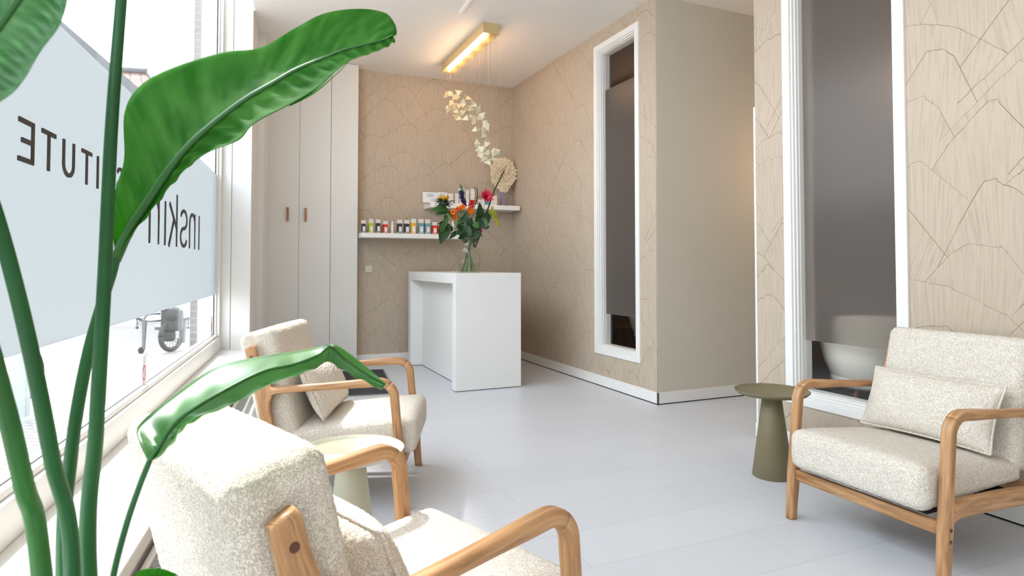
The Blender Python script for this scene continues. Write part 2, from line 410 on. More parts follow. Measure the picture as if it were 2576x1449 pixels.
# ------------------------------------------------------------------ room
XR = 3.19; YB = 7.3; HC = 3.42; Y1 = 4.29; Y2 = 3.20; YR = -1.7; XE = 5.6; TH = .12
CU = 5.96                                    # far end of the shop window along u
def pWL(u, L): p = WP(u, L, 0); return (p.x, p.y)
q = MB(); q.prism([pWL(-1.9, .9), pWL(7.75, .9), (XE+.1, 7.75), (XE+.1, YR-.1), (pWL(-1.9, .9)[0], YR-.1)][::-1] if False else
        [pWL(-1.9, .9), (XE+.1, YR-.2), (XE+.1, 7.85), pWL(7.9, .9)], -.12, 0); struct(q.build('floor', 'floor'))
q = MB(); q.prism([pWL(-1.9, .5), (XE+.1, YR-.2), (XE+.1, 7.85), pWL(7.9, .9), pWL(CU+.002, .9), pWL(CU+.002, .5)], HC, HC+.15); struct(q.build('ceiling', 'ceiling'))
# recess ceiling above the window
q = MB(); q.prism([pWL(-1.9, .9), pWL(-1.9, .49), pWL(6.6, .49), pWL(6.6, .9)], 3.9, 4.0)
q.box((-1.9, .49, HC+.15), (6.6, .5, 3.9), fr=fw); struct(q.build('trim_1', 'white_wall'))

random.seed(4)
def wallpaper_polys(u0, u1, z0, z1):
    out = []
    row = 0; z = z1+.55; base = [(-1, -.32), (-.83, -.27), (-.66, -.15), (-.45, -.045), (-.26, 0), (.18, .004), (.36, -.05), (.58, -.17), (.8, -.31), (1, -.36)]
    while z > z0-.1:
        u = u0-.6+(row % 2)*.29+random.uniform(-.08, .08); k = 0
        while u < u1+.6:
            w = random.uniform(.30, .48); pk = z+random.uniform(-.07, .07); pts = []
            px0 = random.uniform(-.3, .3); pw = random.uniform(.05, .3); hl, hr = random.uniform(.28, .46), random.uniform(.28, .46); el, er = random.uniform(.8, 1.7), random.uniform(.8, 1.7)
            xs = sorted([-1, 1, px0-pw/2, px0+pw/2]+[random.uniform(-.95, .95) for _ in range(6)]); bs = []
            for x in xs:
                dl = max(0, px0-pw/2-x)/(1+px0-pw/2); dr = max(0, x-px0-pw/2)/(1-px0-pw/2)
                bs.append((x, -hl*dl**el-hr*dr**er+random.uniform(-.014, .014)))
            for i in range(len(bs)-1):
                for s_ in range(3):
                    t = s_/3; pts.append((u+w*(bs[i][0]*(1-t)+bs[i+1][0]*t), pk+bs[i][1]*(1-t)+bs[i+1][1]*t+random.uniform(-.0035, .0035)))
            pts.append((u+w*bs[-1][0], pk+bs[-1][1]))
            out.append((row+k*.04, u, w, pk, pts, random.uniform(0, 50)))
            u += random.uniform(.5, .8); k = (k+1) % 6
        z -= random.uniform(.17, .215); row += 1
    return out
def clip(poly, ax, val, keep_less):
    res = []
    for i in range(len(poly)):
        a = poly[i]; b = poly[(i+1) % len(poly)]
        ia = (a[ax] <= val) == keep_less or a[ax] == val; ib = (b[ax] <= val) == keep_less or b[ax] == val
        if ia: res.append(a)
        if ia != ib:
            t = (val-a[ax])/(b[ax]-a[ax]); res.append(tuple(a[j]+(b[j]-a[j])*t for j in range(4)))
    return res
def wallpaper(mb, to3, polys, rects):
    """to3(u,z,d) -> point; rects (u0,u1,z0,z1)"""
    def emit(poly, d, mi):
        for (a, b, c, e) in rects:
            us = [p[0] for p in poly]; zs = [p[1] for p in poly]
            if max(us) <= a or min(us) >= b or max(zs) <= c or min(zs) >= e: continue
            pl = poly
            for ax, v, kl in ((0, a, False), (0, b, True), (1, c, False), (1, e, True)):
                if pl: pl = clip(pl, ax, v, kl)
            if len(pl) >= 3: mb.quad([to3(p[0], p[1], d) for p in pl], [(p[2], p[3]) for p in pl], mi)
    for lay, cu, w, pk, pts, off in polys:
        d = .0004+lay*.00018
        bot = [(cu+(p[0]-cu)*.62, pk-.62) for p in pts]
        for i in range(len(pts)-1):
            for r in range(3):
                t0, t1 = r/3, (r+1)/3
                def mixp(j, t):
                    a, b = pts[j], bot[j]; return (a[0]*(1-t)+b[0]*t, a[1]*(1-t)+b[1]*t, a[0]*.8+off, a[1]-t*.62)
                emit([mixp(i, t1), mixp(i+1, t1), mixp(i+1, t0), mixp(i, t0)], d, 0)
        lw = random.uniform(.0014, .003)
        for i in range(len(pts)-1):
            a = V((pts[i][0], pts[i][1])); b = V((pts[i+1][0], pts[i+1][1])); dd = b-a
            if dd.length < 1e-6: continue
            n = V((-dd.y, dd.x)).normalized()*lw*random.uniform(.6, 1.2)
            emit([(a.x-n.x*.2, a.y-n.y*.2, 0, 0), (b.x-n.x*.2, b.y-n.y*.2, 0, 0), (b.x+n.x, b.y+n.y, 0, 0), (a.x+n.x, a.y+n.y, 0, 0)], d+.00009, 1)
def holed(u0, u1, z0, z1, h):
    if not h: return [(u0, u1, z0, z1)]
    a, b, c, d = h; return [(u0, a, z0, z1), (b, u1, z0, z1), (a, b, z0, c), (a, b, d, z1)]
W1 = (4.545, 5.253, .325, 3.268); W2 = (2.175, 2.935, .31, 3.27)    # openings in the right wall (Y0,Y1,Z0,Z1)
# right wall, far section and near section (same plane either side of the passage)
for nm, ya, yb, h, sd in (('wall_right', Y1+.004, YB, W1, 1), ('wall_right_near', YR, Y2, W2, 2)):
    q = MB()
    for (a, b, c, d) in holed(ya, yb, 0, HC, h): q.box((XR, a, c), (XR+TH, b, d))
    random.seed(10+sd); pol = wallpaper_polys(ya, yb, .09, HC)
    wallpaper(q, lambda u, z, d: V((XR-d, u, z)), pol, holed(ya, yb, .09, HC, h))
    struct(q.build(nm, ['paperwall', 'paperline']))
q = MB(); q.box((1.2, YB, 0), (XR+TH, YB+.12, HC)); random.seed(31)
wallpaper(q, lambda u, z, d: V((u, YB-d, z)), wallpaper_polys(1.225, XR, .1, HC), [(1.225, XR, .1, HC)])
struct(q.build('wall_back', ['paperwall', 'paperline']))
q = MB(); q.box((XR+.002, Y1, 0), (XE, Y1+TH, HC)); struct(q.build('wall_passage_far', 'greige'))
q = MB(); q.box((XR+TH, Y2-TH, 0), (XE, Y2, HC)); struct(q.build('wall_passage_near', 'greige'))
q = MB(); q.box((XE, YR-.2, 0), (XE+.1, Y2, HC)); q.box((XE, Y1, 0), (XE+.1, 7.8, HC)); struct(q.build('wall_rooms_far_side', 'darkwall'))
q = MB(); q.box((XE, Y2, 0), (XE+.1, Y1, HC)); struct(q.build('wall_passage_end', 'greige'))
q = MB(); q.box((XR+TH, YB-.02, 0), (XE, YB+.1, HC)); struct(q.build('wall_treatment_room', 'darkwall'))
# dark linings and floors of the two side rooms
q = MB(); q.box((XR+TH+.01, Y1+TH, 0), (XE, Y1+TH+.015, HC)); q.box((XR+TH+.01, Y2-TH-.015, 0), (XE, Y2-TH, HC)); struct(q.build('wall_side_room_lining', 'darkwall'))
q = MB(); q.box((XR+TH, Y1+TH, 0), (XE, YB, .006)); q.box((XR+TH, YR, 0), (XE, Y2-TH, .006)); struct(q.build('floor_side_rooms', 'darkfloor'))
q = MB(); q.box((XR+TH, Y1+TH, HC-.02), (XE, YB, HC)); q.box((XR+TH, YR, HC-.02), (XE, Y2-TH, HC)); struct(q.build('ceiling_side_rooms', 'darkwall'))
q = MB()
for k in range(120):
    y = -1.6+k*.04; q.box((XE-.012, y, 0), (XE, y+.022, 1.3))
q.box((XE-.03, -1.6, 1.3), (XE, 3.06, 1.33)); struct(q.build('trim_2', 'skirt'))
q = MB(); q.box((pWL(-1.9, 1)[0]-.3, YR-.2, 0), (XE+.1, YR, 4.0)); struct(q.build('wall_front', 'white_wall'))
# left (window) wall: pier beyond the window, low wall, reveals
q = MB(); q.box((CU, .514, 0), (6.5, .9, HC-.001), fr=fw); q.box((CU, .514, HC+.151), (6.5, .9, 3.9), fr=fw)
struct(q.build('wall_left', 'white_wall'))
q = MB(); q.box((6.5, .455, 0), (7.35, .9, HC-.001), fr=fw); struct(q.build('trim_3', 'white_wall'))
q = MB(); q.box((-1.9, .79, 0), (CU, .9, .42), fr=fw); q.box((-1.9, .79, 3.86), (CU, .9, 4.0), fr=fw); q.box((-1.9, .5, 0), (-1.5, .9, 4.0), fr=fw)
struct(q.build('wall_left_sill', 'white_wall'))
q = MB(); q.box((CU-.02, .675, .42), (CU, .775, 3.9), fr=fw); q.box((CU-.012, .515, .42), (CU, .672, 3.9), fr=fw); struct(q.build('trim_4', 'trim', bevel=.002))
# window sill board
q = MB(); q.box((-1.5, .425, .375), (CU, .79, .42), fr=fw); struct(q.build('trim_5', 'trim', bevel=.004))
q = MB(); q.box((-1.5, .44, 0), (CU, .46, .375), fr=fw); struct(q.build('trim_6', 'white_wall'))
# window frame with its glass
wf = MB()
wf.box((-1.5, .745, .42), (CU-.02, .85, .535), fr=fw)            # bottom rail
wf.box((-1.5, .765, .535), (CU-.02, .83, .558), fr=fw)
wf.box((CU-.075, .75, .535), (CU-.02, .86, 3.86), fr=fw)
wf.box((CU-.095, .775, .558), (CU-.075, .83, 3.86), fr=fw)
wf.box((-1.5, .75, 3.76), (CU-.02, .85, 3.86), fr=fw)
wf.box((-1.5, .75, .42), (-1.42, .85, 3.8), fr=fw)
w1 = struct(wf.build('window_1', 'trim', bevel=.004))
q = MB(); q.box((-1.42, .797, .54), (CU-.08, .803, 3.76), fr=fw); struct(q.build('window_pane', 'glass', w1))
q = MB(); q.box((-1.42, .7905, .545), (CU-.095, .7965, .560), fr=fw); q.box((CU-.101, .7905, .56), (CU-.095, .7965, 3.76), fr=fw); struct(q.build('window_gasket', 'rubber', w1))

# inner windows: three nested rings and a pane with a frosted film
def ring(mb, r, w, x0, x1):
    a, b, c, d = r
    mb.box((x0, a, c), (x1, a+w, d)); mb.box((x0, b-w, c), (x1, b, d)); mb.box((x0, a+w, c), (x1, b-w, c+w)); mb.box((x0, a+w, d-w), (x1, b-w, d))
def shrink(r, w): return (r[0]+w, r[1]-w, r[2]+w, r[3]-w)
for n_, wr, fz0, fz1 in ((2, W1, .685, 2.85), (3, W2, .685, 3.5)):
    q = MB(); o = shrink(wr, -.02)
    ring(q, o, .058, XR-.016, XR+.03); r2 = shrink(o, .058); ring(q, r2, .014, XR-.004, XR+.04); r3 = shrink(r2, .014)
    ring(q, r3, .012, XR+.012, XR+.05); r4 = shrink(r3, .012); ring(q, r4, .006, XR+.03, XR+.115)
    wo = struct(q.build('window_%d' % n_, 'trim', bevel=.0025))
    q = MB(); q.box((XR+.066, r4[0], r4[2]), (XR+.070, r4[1], r4[3])); struct(q.build('window_pane', 'glass', wo))
    q = MB(); zb = fz0; zt = min(fz1, r4[3]-.004)
    q.quad([(XR+.064, r4[0]+.004, zb), (XR+.064, r4[1]-.004, zb), (XR+.064, r4[1]-.004, zt), (XR+.064, r4[0]+.004, zt)])
    struct(q.build('window_film', 'frost', wo))
# skirting boards with a dark gap beneath
def skirt(nm, a, b, z1=.1):
    q = MB(); q.box((a[0], a[1], .008), (b[0], b[1], z1)); sk = struct(q.build(nm, 'trim', bevel=.002))
    q = MB(); q.box((a[0]+.002, a[1]+.002, 0), (b[0]-.002, b[1]-.002, .008)); struct(q.build('shadow_gap', 'gap', sk))
skirt('baseboard_right', (XR-.014, Y1-.014, 0), (XR, YB, 0))
skirt('baseboard_passage', (XR-.014, Y1-.014, 0), (XE, Y1, 0))
skirt('baseboard_right_near', (XR-.014, YR, 0), (XR, Y2+.012, 0), .105)
skirt('baseboard_back', (1.225, YB-.014, 0), (XR-.014, YB, 0), .125)
q = MB(); q.box((XR-.004, Y1-.012, .1), (XR+.02, Y1, HC)); q.box((XR-.012, Y1-.004, .1), (XR-.0045, Y1+.01, HC))
# thin corner bead at the near edge of the passage
q = MB(); q.box((XR-.005, Y2-.004, 0.105), (XR+.02, Y2+.012, 2.22)); struct(q.build('door_1', 'trim', bevel=.002))

# ------------------------------------------------------------------ street outside
q = MB(); q.prism([pWL(-14, .9), pWL(40, .9), pWL(40, 45), pWL(-14, 45)][::-1], -.2, -.1)
tag(q.build('street_paving', 'paver'), kind='structure')
q = MB(); q.box((CU+.18, .92, -.1), (CU+.55, 1.02, 4.2), fr=fw)
struct(q.build('wall_outside_pier', 'brick'))
q = MB(); q.box((CU-.02, .86, -.1), (CU+.02, .93, 4.1), fr=fw); struct(q.build('trim_7', 'trim'))
q = MB(); q.box((-1.9, .86, -.1), (CU+.3, .92, .40), fr=fw); q.box((-1.9, .83, .40), (CU+.02, .97, .44), fr=fw); struct(q.build('trim_8', 'trim'))
# house across the street
HY = 15.0
def hp(x, y, dy=0): p = aty(x, y, HY); return V((p.x, HY+dy, p.z))
a0 = hp(120, 44); a1 = hp(352, 244)
hs = empty('gabled_house', (a1.x, HY, -.1), label='white rendered house with weathered gable roof edge across the street', cat='house')
def rel(o): o.matrix_parent_inverse = Matrix.Translation(-V(o.parent.location)); return o
q = MB(); q.sweep([a0, a1], [(-.11, -.15), (.11, -.15), (.11, .15), (-.11, .15)], side=(0, 0, 1)); rel(q.build('roof_verge', 'verge', hs))
q = MB(); q.sweep([a0-V((.1, .25, .16)), a1-V((.1, .25, .16))], [(-.03, -.05), (.03, -.05), (.03, .05), (-.03, .05)], side=(0, 0, 1)); rel(q.build('gutter_strip', 'trim', hs))
b0 = hp(150, 90); b1 = hp(345, 256)
q = MB(); wl = [V((b0.x-6, HY, -.1)), V((b1.x, HY, -.1)), V((b1.x, HY, b1.z-.12)), V((b0.x, HY, b0.z-.12)), V((b0.x-6, HY, b0.z-4.5))]
q.faces(wl+[p+V((0, .6, 0)) for p in wl], [(0, 1, 2, 3, 4), (9, 8, 7, 6, 5)]+[(k, (k+1) % 5, 5+(k+1) % 5, 5+k) for k in range(5)])
rel(q.build('gable_wall', 'outwall', hs))
# second house with clay roof
H2 = 17.0
def h2(x, y, Y): return aty(x, y, Y)
r0 = h2(300, 180, H2+1.6); r1 = h2(372, 184, H2+1.6); r2 = h2(432, 276, H2-1.2); r3 = h2(296, 276, H2-1.2)
hs2 = empty('tiled_house', (r2.x-1, H2, -.1), label='house behind the gable with pinkish clay tile roof', cat='house')
q = MB(); tk = V((0, .1, -.14)); w_ = (r1-r0).length; h_ = (r1-r2).length
q.faces([r0, r1, r2, r3]+[p+tk for p in (r0, r1, r2, r3)], [(3, 2, 1, 0), (4, 5, 6, 7), (0, 1, 5, 4), (1, 2, 6, 5), (2, 3, 7, 6), (3, 0, 4, 7)],
        [(0, h_), (w_, h_), (w_, 0), (0, 0)]*2); rel(q.build('tiled_roof', 'tiles', hs2))
q = MB(); q.tube([r0+V((0, 0, .05)), r1+V((0, 0, .05))], .07, 8); q.tube([r1+V((0, 0, .03)), r2+V((0, 0, .03))], .06, 8); rel(q.build('ridge', 'verge', hs2))
q = MB(); q.box((r3.x+.2, H2-1.0, -.1), (r2.x-.2, H2+4, r2.z-.2)); rel(q.build('house_wall', 'outwall', hs2))
# parked handcycle attachment on the street
CY = 10.3
def cp(x, y, dy=0): p = aty(x, y, CY+dy); return p
hc = empty('handcycle', atz(432, 882, -.1), label='parked handcycle trailer with spoked wheel and crutch-like side legs on the street', cat='cycle')
def torus(mb, c, R, r, nx, seg=28, s2=8):
    c = V(c); nx = V(nx).normalized(); e1 = nx.cross(V((0, 0, 1))).normalized(); e2 = nx.cross(e1)
    path = [c+e1*(R*cos(2*pi*k/seg))+e2*(R*sin(2*pi*k/seg)) for k in range(seg+1)]; mb.tube(path, r, s2)
wc = cp(431, 856); wax = V((1, -.75, 0)).normalized()
gr = atz(432, 883, -.1); wc = V((wc.x, CY, -.1+.235))
q = MB(); torus(q, wc, .2, .035, wax); wh = rel(q.build('wheel', 'cycle_dark', hc, smooth=True))
q = MB(); e1 = wax.cross(V((0, 0, 1)))
for k in range(14):
    a = 2*pi*k/14; q.tube([wc, wc+e1*(.19*cos(a))+V((0, 0, .19*sin(a)))], .003, 5)
q.lathe([(.03, -.04), (.03, .04)], wc, 12, ax=wax); sp = q.build('spokes', 'cycle_mid', wh)
q = MB(); bx = cp(432, 800)
q.box((bx.x-.13, CY-.1, bx.z-.18), (bx.x+.15, CY+.14, bx.z+.12)); q.box((bx.x-.11, CY-.08, bx.z-.33), (bx.x+.05, CY+.06, bx.z-.18))
q.lathe([(.11, -.1), (.12, 0), (.09, .1)], bx+V((.02, -.02, .05)), 14, ax=(1, 0, 0)); q.ball(bx+V((-.1, -.05, .16)), .07); rel(q.build('motor_body', 'cycle_dark', hc, bevel=.03))
q = MB(); q.tube([cp(390, 825), cp(432, 825)], .03, 12); rel(q.build('battery', 'cycle_mid', hc))
for tb in ([cp(404, 789), cp(378, 790), cp(368, 794), cp(362, 803)], [cp(408, 806), cp(380, 808), cp(350, 806)], [cp(440, 790), cp(455, 803), cp(470, 800)]):
    q = MB(); q.tube(tb, .014); rel(q.build('frame_tube', 'cycle_mid', hc, smooth=True))
for (xa, xb, dy) in ((363, 361, 0), (464, 462, .1)):
    q = MB(); q.tube([cp(xa+1, 806, dy), cp(xb, 880 if xa < 400 else 862, dy)], (.035, .02)); lg = rel(q.build('leg', 'cycle_mid', hc))
    q = MB(); zc = V(cp(xb-6, 890, dy)) if xa < 400 else cp(xb-9, 857, dy); q.lathe([(.045, -.015), (.045, .015)], (zc.x, zc.y, max(zc.z, -.055)), 14, ax=(1, -.7, 0))
    cs = q.build('caster', 'rubber', lg)
for xa, dx in ((342, 1), (477, -1)):
    q = MB(); q.tube([cp(xa, 800), cp(xa+16*dx, 805)], .018); q.tube([cp(xa+3*dx, 802), cp(xa+3*dx, 818)], .008); q.ball(cp(xa+3*dx, 824), .022); rel(q.build('handlebar', 'cycle_dark', hc))
# steel post and a bicycle wheel at its side
bl = atz(47, 1062, -.1)
st = empty('steel_post', bl, label='square galvanised steel street post seen below the window film', cat='post')
q = MB(); q.box((bl.x-.06, bl.y-.06, -.07), (bl.x+.06, bl.y+.06, 1.4)); rel(q.build('post_shaft', 'bollard', st, bevel=.008))
q = MB(); q.lathe([(.11, 0), (.1, .03), (.07, .05)], (bl.x, bl.y, -.1), 24); rel(q.build('post_foot', 'bollard', st))
q = MB(); pz = atp(15, 978, (0, 1, 0), bl.y).z; q.box((bl.x-.5, bl.y-.02, pz-.07), (bl.x-.06, bl.y+.02, pz+.09)); rel(q.build('cross_plate', 'bollard', st))
bw = aty(-12, 900, bl.y+.35)
bk = empty('bicycle', (bw.x, bw.y, -.1), label='bicycle behind the steel post, only its wheel rim showing', cat='bicycle')
for dx in (0, -1.05):
    q = MB(); torus(q, (bw.x+dx, bw.y, .25), .33, .010, (0, 1, 0), 40); wq = rel(q.build('wheel', 'rubber', bk, smooth=True))
q = MB(); c0 = V((bw.x, bw.y, .25)); c1 = V((bw.x-1.05, bw.y, .25)); cr = V((bw.x-.62, bw.y, .2)); sd_ = V((bw.x-.75, bw.y, .7)); hd = V((bw.x-.15, bw.y, .75))
for a, b in ((cr, sd_), (cr, hd), (sd_, hd), (c1, cr), (c1, sd_), (c0, hd), (hd, hd+V((-.03, 0, .2)))): q.tube([a, b], .014)
q.tube([hd+V((-.03, -.28, .2)), hd+V((-.03, .28, .2))], .012); rel(q.build('frame', 'cycle_mid', bk, smooth=True))
q = MB(); q.ball(sd_+V((0, 0, .08)), .1, sc=(1.2, .6, .35)); rel(q.build('saddle', 'rubber', bk, smooth=True))

# ------------------------------------------------------------------ frosted film on the shop window with mirrored lettering
q = MB(); q.box((-1.42, .786, .90), (CU-.1, .7895, 1.928), fr=fw)
fl = q.build('window_film', 'film'); tag(fl, 'wide frosted film band across the shop window carrying dark lettering', 'window film')
LT = .781
def stroke(mb, pts, w):
    pts = [V((a, b)) for a, b in pts]; n = len(pts); le = []; ri = []
    for i, p in enumerate(pts):
        t = (pts[min(i+1, n-1)]-pts[max(i-1, 0)]).normalized(); nn = V((-t.y, t.x)); ww = w/2
        le.append(p+nn*ww); ri.append(p-nn*ww)
    vs = [WP(p.x, L, p.y) for L in (LT, LT+.005) for p in le+ri]
    m = 2*n; fs = []
    for i in range(n-1):
        fs += [(i, i+1, n+i+1, n+i), (m+i, m+n+i, m+n+i+1, m+i+1), (i, m+i, m+i+1, i+1), (n+i, n+i+1, m+n+i+1, m+n+i)]
    fs += [(0, n, m+n, m), (n-1, m+n-1, m+2*n-1, 2*n-1)]
    mb.faces(vs, fs)
def arc(cx, cy, rx, ry, a0, a1, n=14): return [(cx+rx*cos(radians(a0+(a1-a0)*i/n)), cy+ry*sin(radians(a0+(a1-a0)*i/n))) for i in range(n+1)]
class Lt:
    def __enter__(s): s.m = MB(); return s.m
    def __exit__(s, *a): s.m.build('letter', 'letter', fl)
zb, zt = 1.443, 1.567; sw = .014
def lI(mb, a): stroke(mb, [(a, zb), (a, zt)], sw)
with Lt() as m_:
    lI(m_, 2.17)
    for z, x in ((zb+sw/2, 2.076), ((zb+zt)/2, 2.096), (zt-sw/2, 2.076)): stroke(m_, [(2.17, z), (x, z)], sw)
for a, b in ((2.234, 2.34), (2.58, 2.684), (2.835, 2.94)):
    with Lt() as m_: lI(m_, (a+b)/2); stroke(m_, [(a, zt-sw/2), (b, zt-sw/2)], sw)
with Lt() as m_: stroke(m_, [(2.41, zt)]+arc(2.455, zb+.045, .045, .036, 180, 360)+[(2.50, zt)], sw)
for a in (2.755, 3.32):
    with Lt() as m_: lI(m_, a)
def ess(c, r, z0, z1, w):
    h = (z1-z0-w)/4; up = arc(c, z1-w/2-h, r, h, 150, -90, 16) if False else arc(c, z1-w/2-h, r, h, 160, -90, 16)
    lo = arc(c, z0+w/2+h, r, h, 90, 340, 16)
    return [(2*c-x, z) for x, z in arc(c, z1-w/2-h, r, h, 20, 270, 16)][::1]+[(2*c-x, z) for x, z in arc(c, z0+w/2+h, r, h, 90, -160, 16)]
with Lt() as m_: stroke(m_, ess(3.045, .036, zb, zt, sw), sw)
with Lt() as m_: lI(m_, 3.15); lI(m_, 3.25); stroke(m_, [(3.25, zt), (3.15, zb)], sw)
zb2 = 1.262; zx = 1.508; s2 = .022
for a, z in ((5.02, zx), (3.92, zx)):
    with Lt() as m_: stroke(m_, [(a, zb2), (a, z)], s2)
for a, b in ((4.655, 4.85), (3.57, 3.765)):
    with Lt() as m_:
        r = (b-a)/2; stroke(m_, [(b, zb2), (b, zx)], s2*.8); stroke(m_, [(a, zb2)]+arc((a+b)/2, zx-r*.75-s2/2, r, r*.75, 180, 0)+[(b, zx-.12)], s2)
with Lt() as m_: stroke(m_, ess(4.455, .1, zb2, zx, s2), s2)
with Lt() as m_: stroke(m_, [(4.235, zb2), (4.235, 1.578)], s2); stroke(m_, [(4.235, 1.37), (4.03, zx)], s2*1.1); stroke(m_, [(4.155, 1.425), (4.02, zb2)], s2*1.1)
# no-smoking stickers
for (x, y) in ((362, 938), (532, 822)):
    p = atp(x, y, WN, .79); u, L, z = WL(p)
    q = MB(); q.box((u-.035, .7885, z-.085), (u+.035, .7895, z+.085), fr=fw)
    sk = q.build('warning_sticker', 'paper'); tag(sk, 'small red-ringed prohibition sticker on the window glass, '+('nearer the camera' if x < 400 else 'in the far corner'), 'sticker', 'stickers on the shop window')
    q = MB()
    for k in range(24):
        a, b = 2*pi*k/24, 2*pi*(k+1)/24
        def pp(r, a): return WP(u+r*cos(a), .7878, z+1.6*r*sin(a)*.75)
        q.quad([pp(.024, a), pp(.032, a), pp(.032, b), pp(.024, b)])
    q.quad([WP(u-.02, .7878, z+.024), WP(u-.016, .7878, z+.028), WP(u+.02, .7878, z-.024), WP(u+.016, .7878, z-.028)]); q.build('red_ring', 'sticker_red', sk)

# ------------------------------------------------------------------ convector along the sill
cvr = empty('convector_heater', WP(3, .36, 0), -AW, label='long white floor convector with slatted grille under the window sill', cat='radiator')
def crel(o): o.matrix_parent_inverse = (Matrix.Translation(cvr.location) @ Matrix.Rotation(-AW, 4, 'Z')).inverted(); return o
q = MB(); q.box((-1.4, .305, 0), (5.75, .32, .335), fr=fw); q.box((-1.4, .40, 0), (5.75, .418, .335), fr=fw); q.box((5.735, .305, 0), (5.75, .418, .335), fr=fw); q.box((-1.4, .30, .33), (5.75, .318, .352), fr=fw); q.box((-1.4, .345, .335), (5.75, .36, .347), fr=fw); q.box((-1.4, .405, .335), (5.75, .424, .352), fr=fw)
crel(q.build('housing', 'trim', cvr, bevel=.003))
q = MB()
for k in range(560):
    u = -1.35+k*.01265; q.box((u, .318, .326), (u+.007, .405, .343), fr=fw)
crel(q.build('grille', 'grille', cvr))

# ------------------------------------------------------------------ built-in cupboard
YC = 7.14
cb = empty('wardrobe', (.75, YC+.3, 0), label='tall white built-in cupboard with two small wooden handles', cat='cupboard')
def P2(o, par): o.matrix_parent_inverse = Matrix.Translation(-V(par.location)); return o

q = MB(); q.box((.2, YC+.022, 0), (1.222, YC+.65, HC-.002)); P2(q.build('carcass', 'cupboard', cb), cb)
q = MB(); q.box((.93, YC, .0), (1.222, YC+.02, HC-.004)); P2(q.build('filler_panel', 'cupboard', cb, bevel=.001), cb)
for a, b, hx in ((.272, .595, aty(723, 540, YC).x), (.598, .925, aty(768, 540, YC).x)):
    q = MB(); q.box((a, YC+.002, .03), (b, YC+.02, HC-.006)); d = P2(q.build('door', 'cupboard', cb, bevel=.001), cb)
    zt_, zb_ = aty(745, 523, YC).z, aty(745, 557, YC).z
    q = MB(); q.sweep([(hx, YC-.012, zb_), (hx, YC-.024, (zb_+zt_)/2), (hx, YC-.012, zt_)], [(-.011, -.012), (.011, -.012), (.011, .012), (-.011, .012)], side=(1, 0, 0))
    q.build('handle', 'handle', d, bevel=.003)

# ------------------------------------------------------------------ reception desk
dk = empty('reception_desk', (2.14, 6.3, 0), label='white box-shaped reception counter with recessed side, glass vase on top', cat='desk')
q = MB(); q.box((1.815, 5.438, .982), (2.467, 7.165, 1.078)); P2(q.build('worktop', 'laminate', dk, bevel=.002), dk)
q = MB(); q.box((1.815, 5.438, .006), (2.467, 5.535, .982)); P2(q.build('end_panel', 'laminate', dk, bevel=.002), dk)
q = MB(); q.box((1.815, 7.065, .006), (2.467, 7.165, .982)); P2(q.build('end_panel', 'laminate', dk, bevel=.002), dk)
q = MB(); q.box((1.95, 5.535, .006), (1.98, 7.065, .982)); P2(q.build('modesty_panel', 'laminate', dk), dk)
q = MB(); q.box((1.82, 5.443, 0), (2.46, 5.53, .006)); q.box((1.952, 5.53, 0), (1.978, 7.07, .006)); q.box((1.82, 7.07, 0), (2.46, 7.16, .006)); P2(q.build('plinth_gap', 'gap', dk), dk)

# ------------------------------------------------------------------ shelves
sh1 = sbox('wall_shelf', (1.236, 6.985, 1.459), (2.42, YB-.0065, 1.511), 'laminate', bevel=.002); tag(sh1, 'long lower floating white shelf holding coloured cartons', 'shelf', 'floating shelves')
sh2 = sbox('wall_shelf', (2.03, 6.985, 1.821), (3.155, YB-.0065, 1.876), 'laminate', bevel=.002); tag(sh2, 'upper floating white shelf near the corner holding white boxes', 'shelf', 'floating shelves')
S1 = 1.5115; S2 = 1.8765
def carton(x0, x1, yt, colr, zt, ypl, label, name='product_carton', grp='cartons on the lower shelf', cap=True, wht=False):
    p0 = aty(x0, yt, ypl); p1 = aty(x1, yt, ypl); w = (p1.x-p0.x); d = w*.85; h = p0.z-zt
    cx = (p0.x+p1.x)/2; w = w*.84
    e = empty(name, (cx, ypl+d/2, zt), random.uniform(-.12, .02), label=label, cat='carton', group=grp)
    hc_ = h*(.74 if cap else 1)
    q = MB(); q.box((-w/2, -d/2, 0), (w/2, d/2, hc_)); q.build('carton_body', colr, e, bevel=.0008)
    if cap:
        q = MB(); q.box((-w/2, -d/2, hc_), (w/2, d/2, h)); q.build('carton_top', 'carton_white', e)
        q = MB(); q.box((-w/2-.0004, -d/2-.0004, h*.05), (w/2+.0004, d/2+.0004, h*.09)); q.build('carton_band', 'carton_white', e)
        q = MB(); q.box((-w*.22, -d/2-.001, h*.14), (w*.40, -d/2-.0002, h*.5)); lb = q.build('carton_label', 'paper', e)
        for k, z in enumerate((.44, .36, .29)): q = MB(); q.box((-w*.14, -d/2-.0016, h*z), (w*(.3-.06*(k % 2)), -d/2-.001, h*z+.002)); q.build('printed_line', 'ink', lb)
        q = MB(); q.box((-w*.35, -d/2-.0012, h*.86), (w*.35, -d/2-.0002, h*.875)); q.build('printed_line', 'ink', e)
    else:
        for z, a in ((.88, .15), (.635, .36), (.42, .22), (.2, .15)): q = MB(); q.box((-w*.38, -d/2-.001, h*z), (w*a, -d/2-.0002, h*z+.003)); q.build('printed_line', 'ink', e)
    return e
random.seed(5)
YS = 7.02
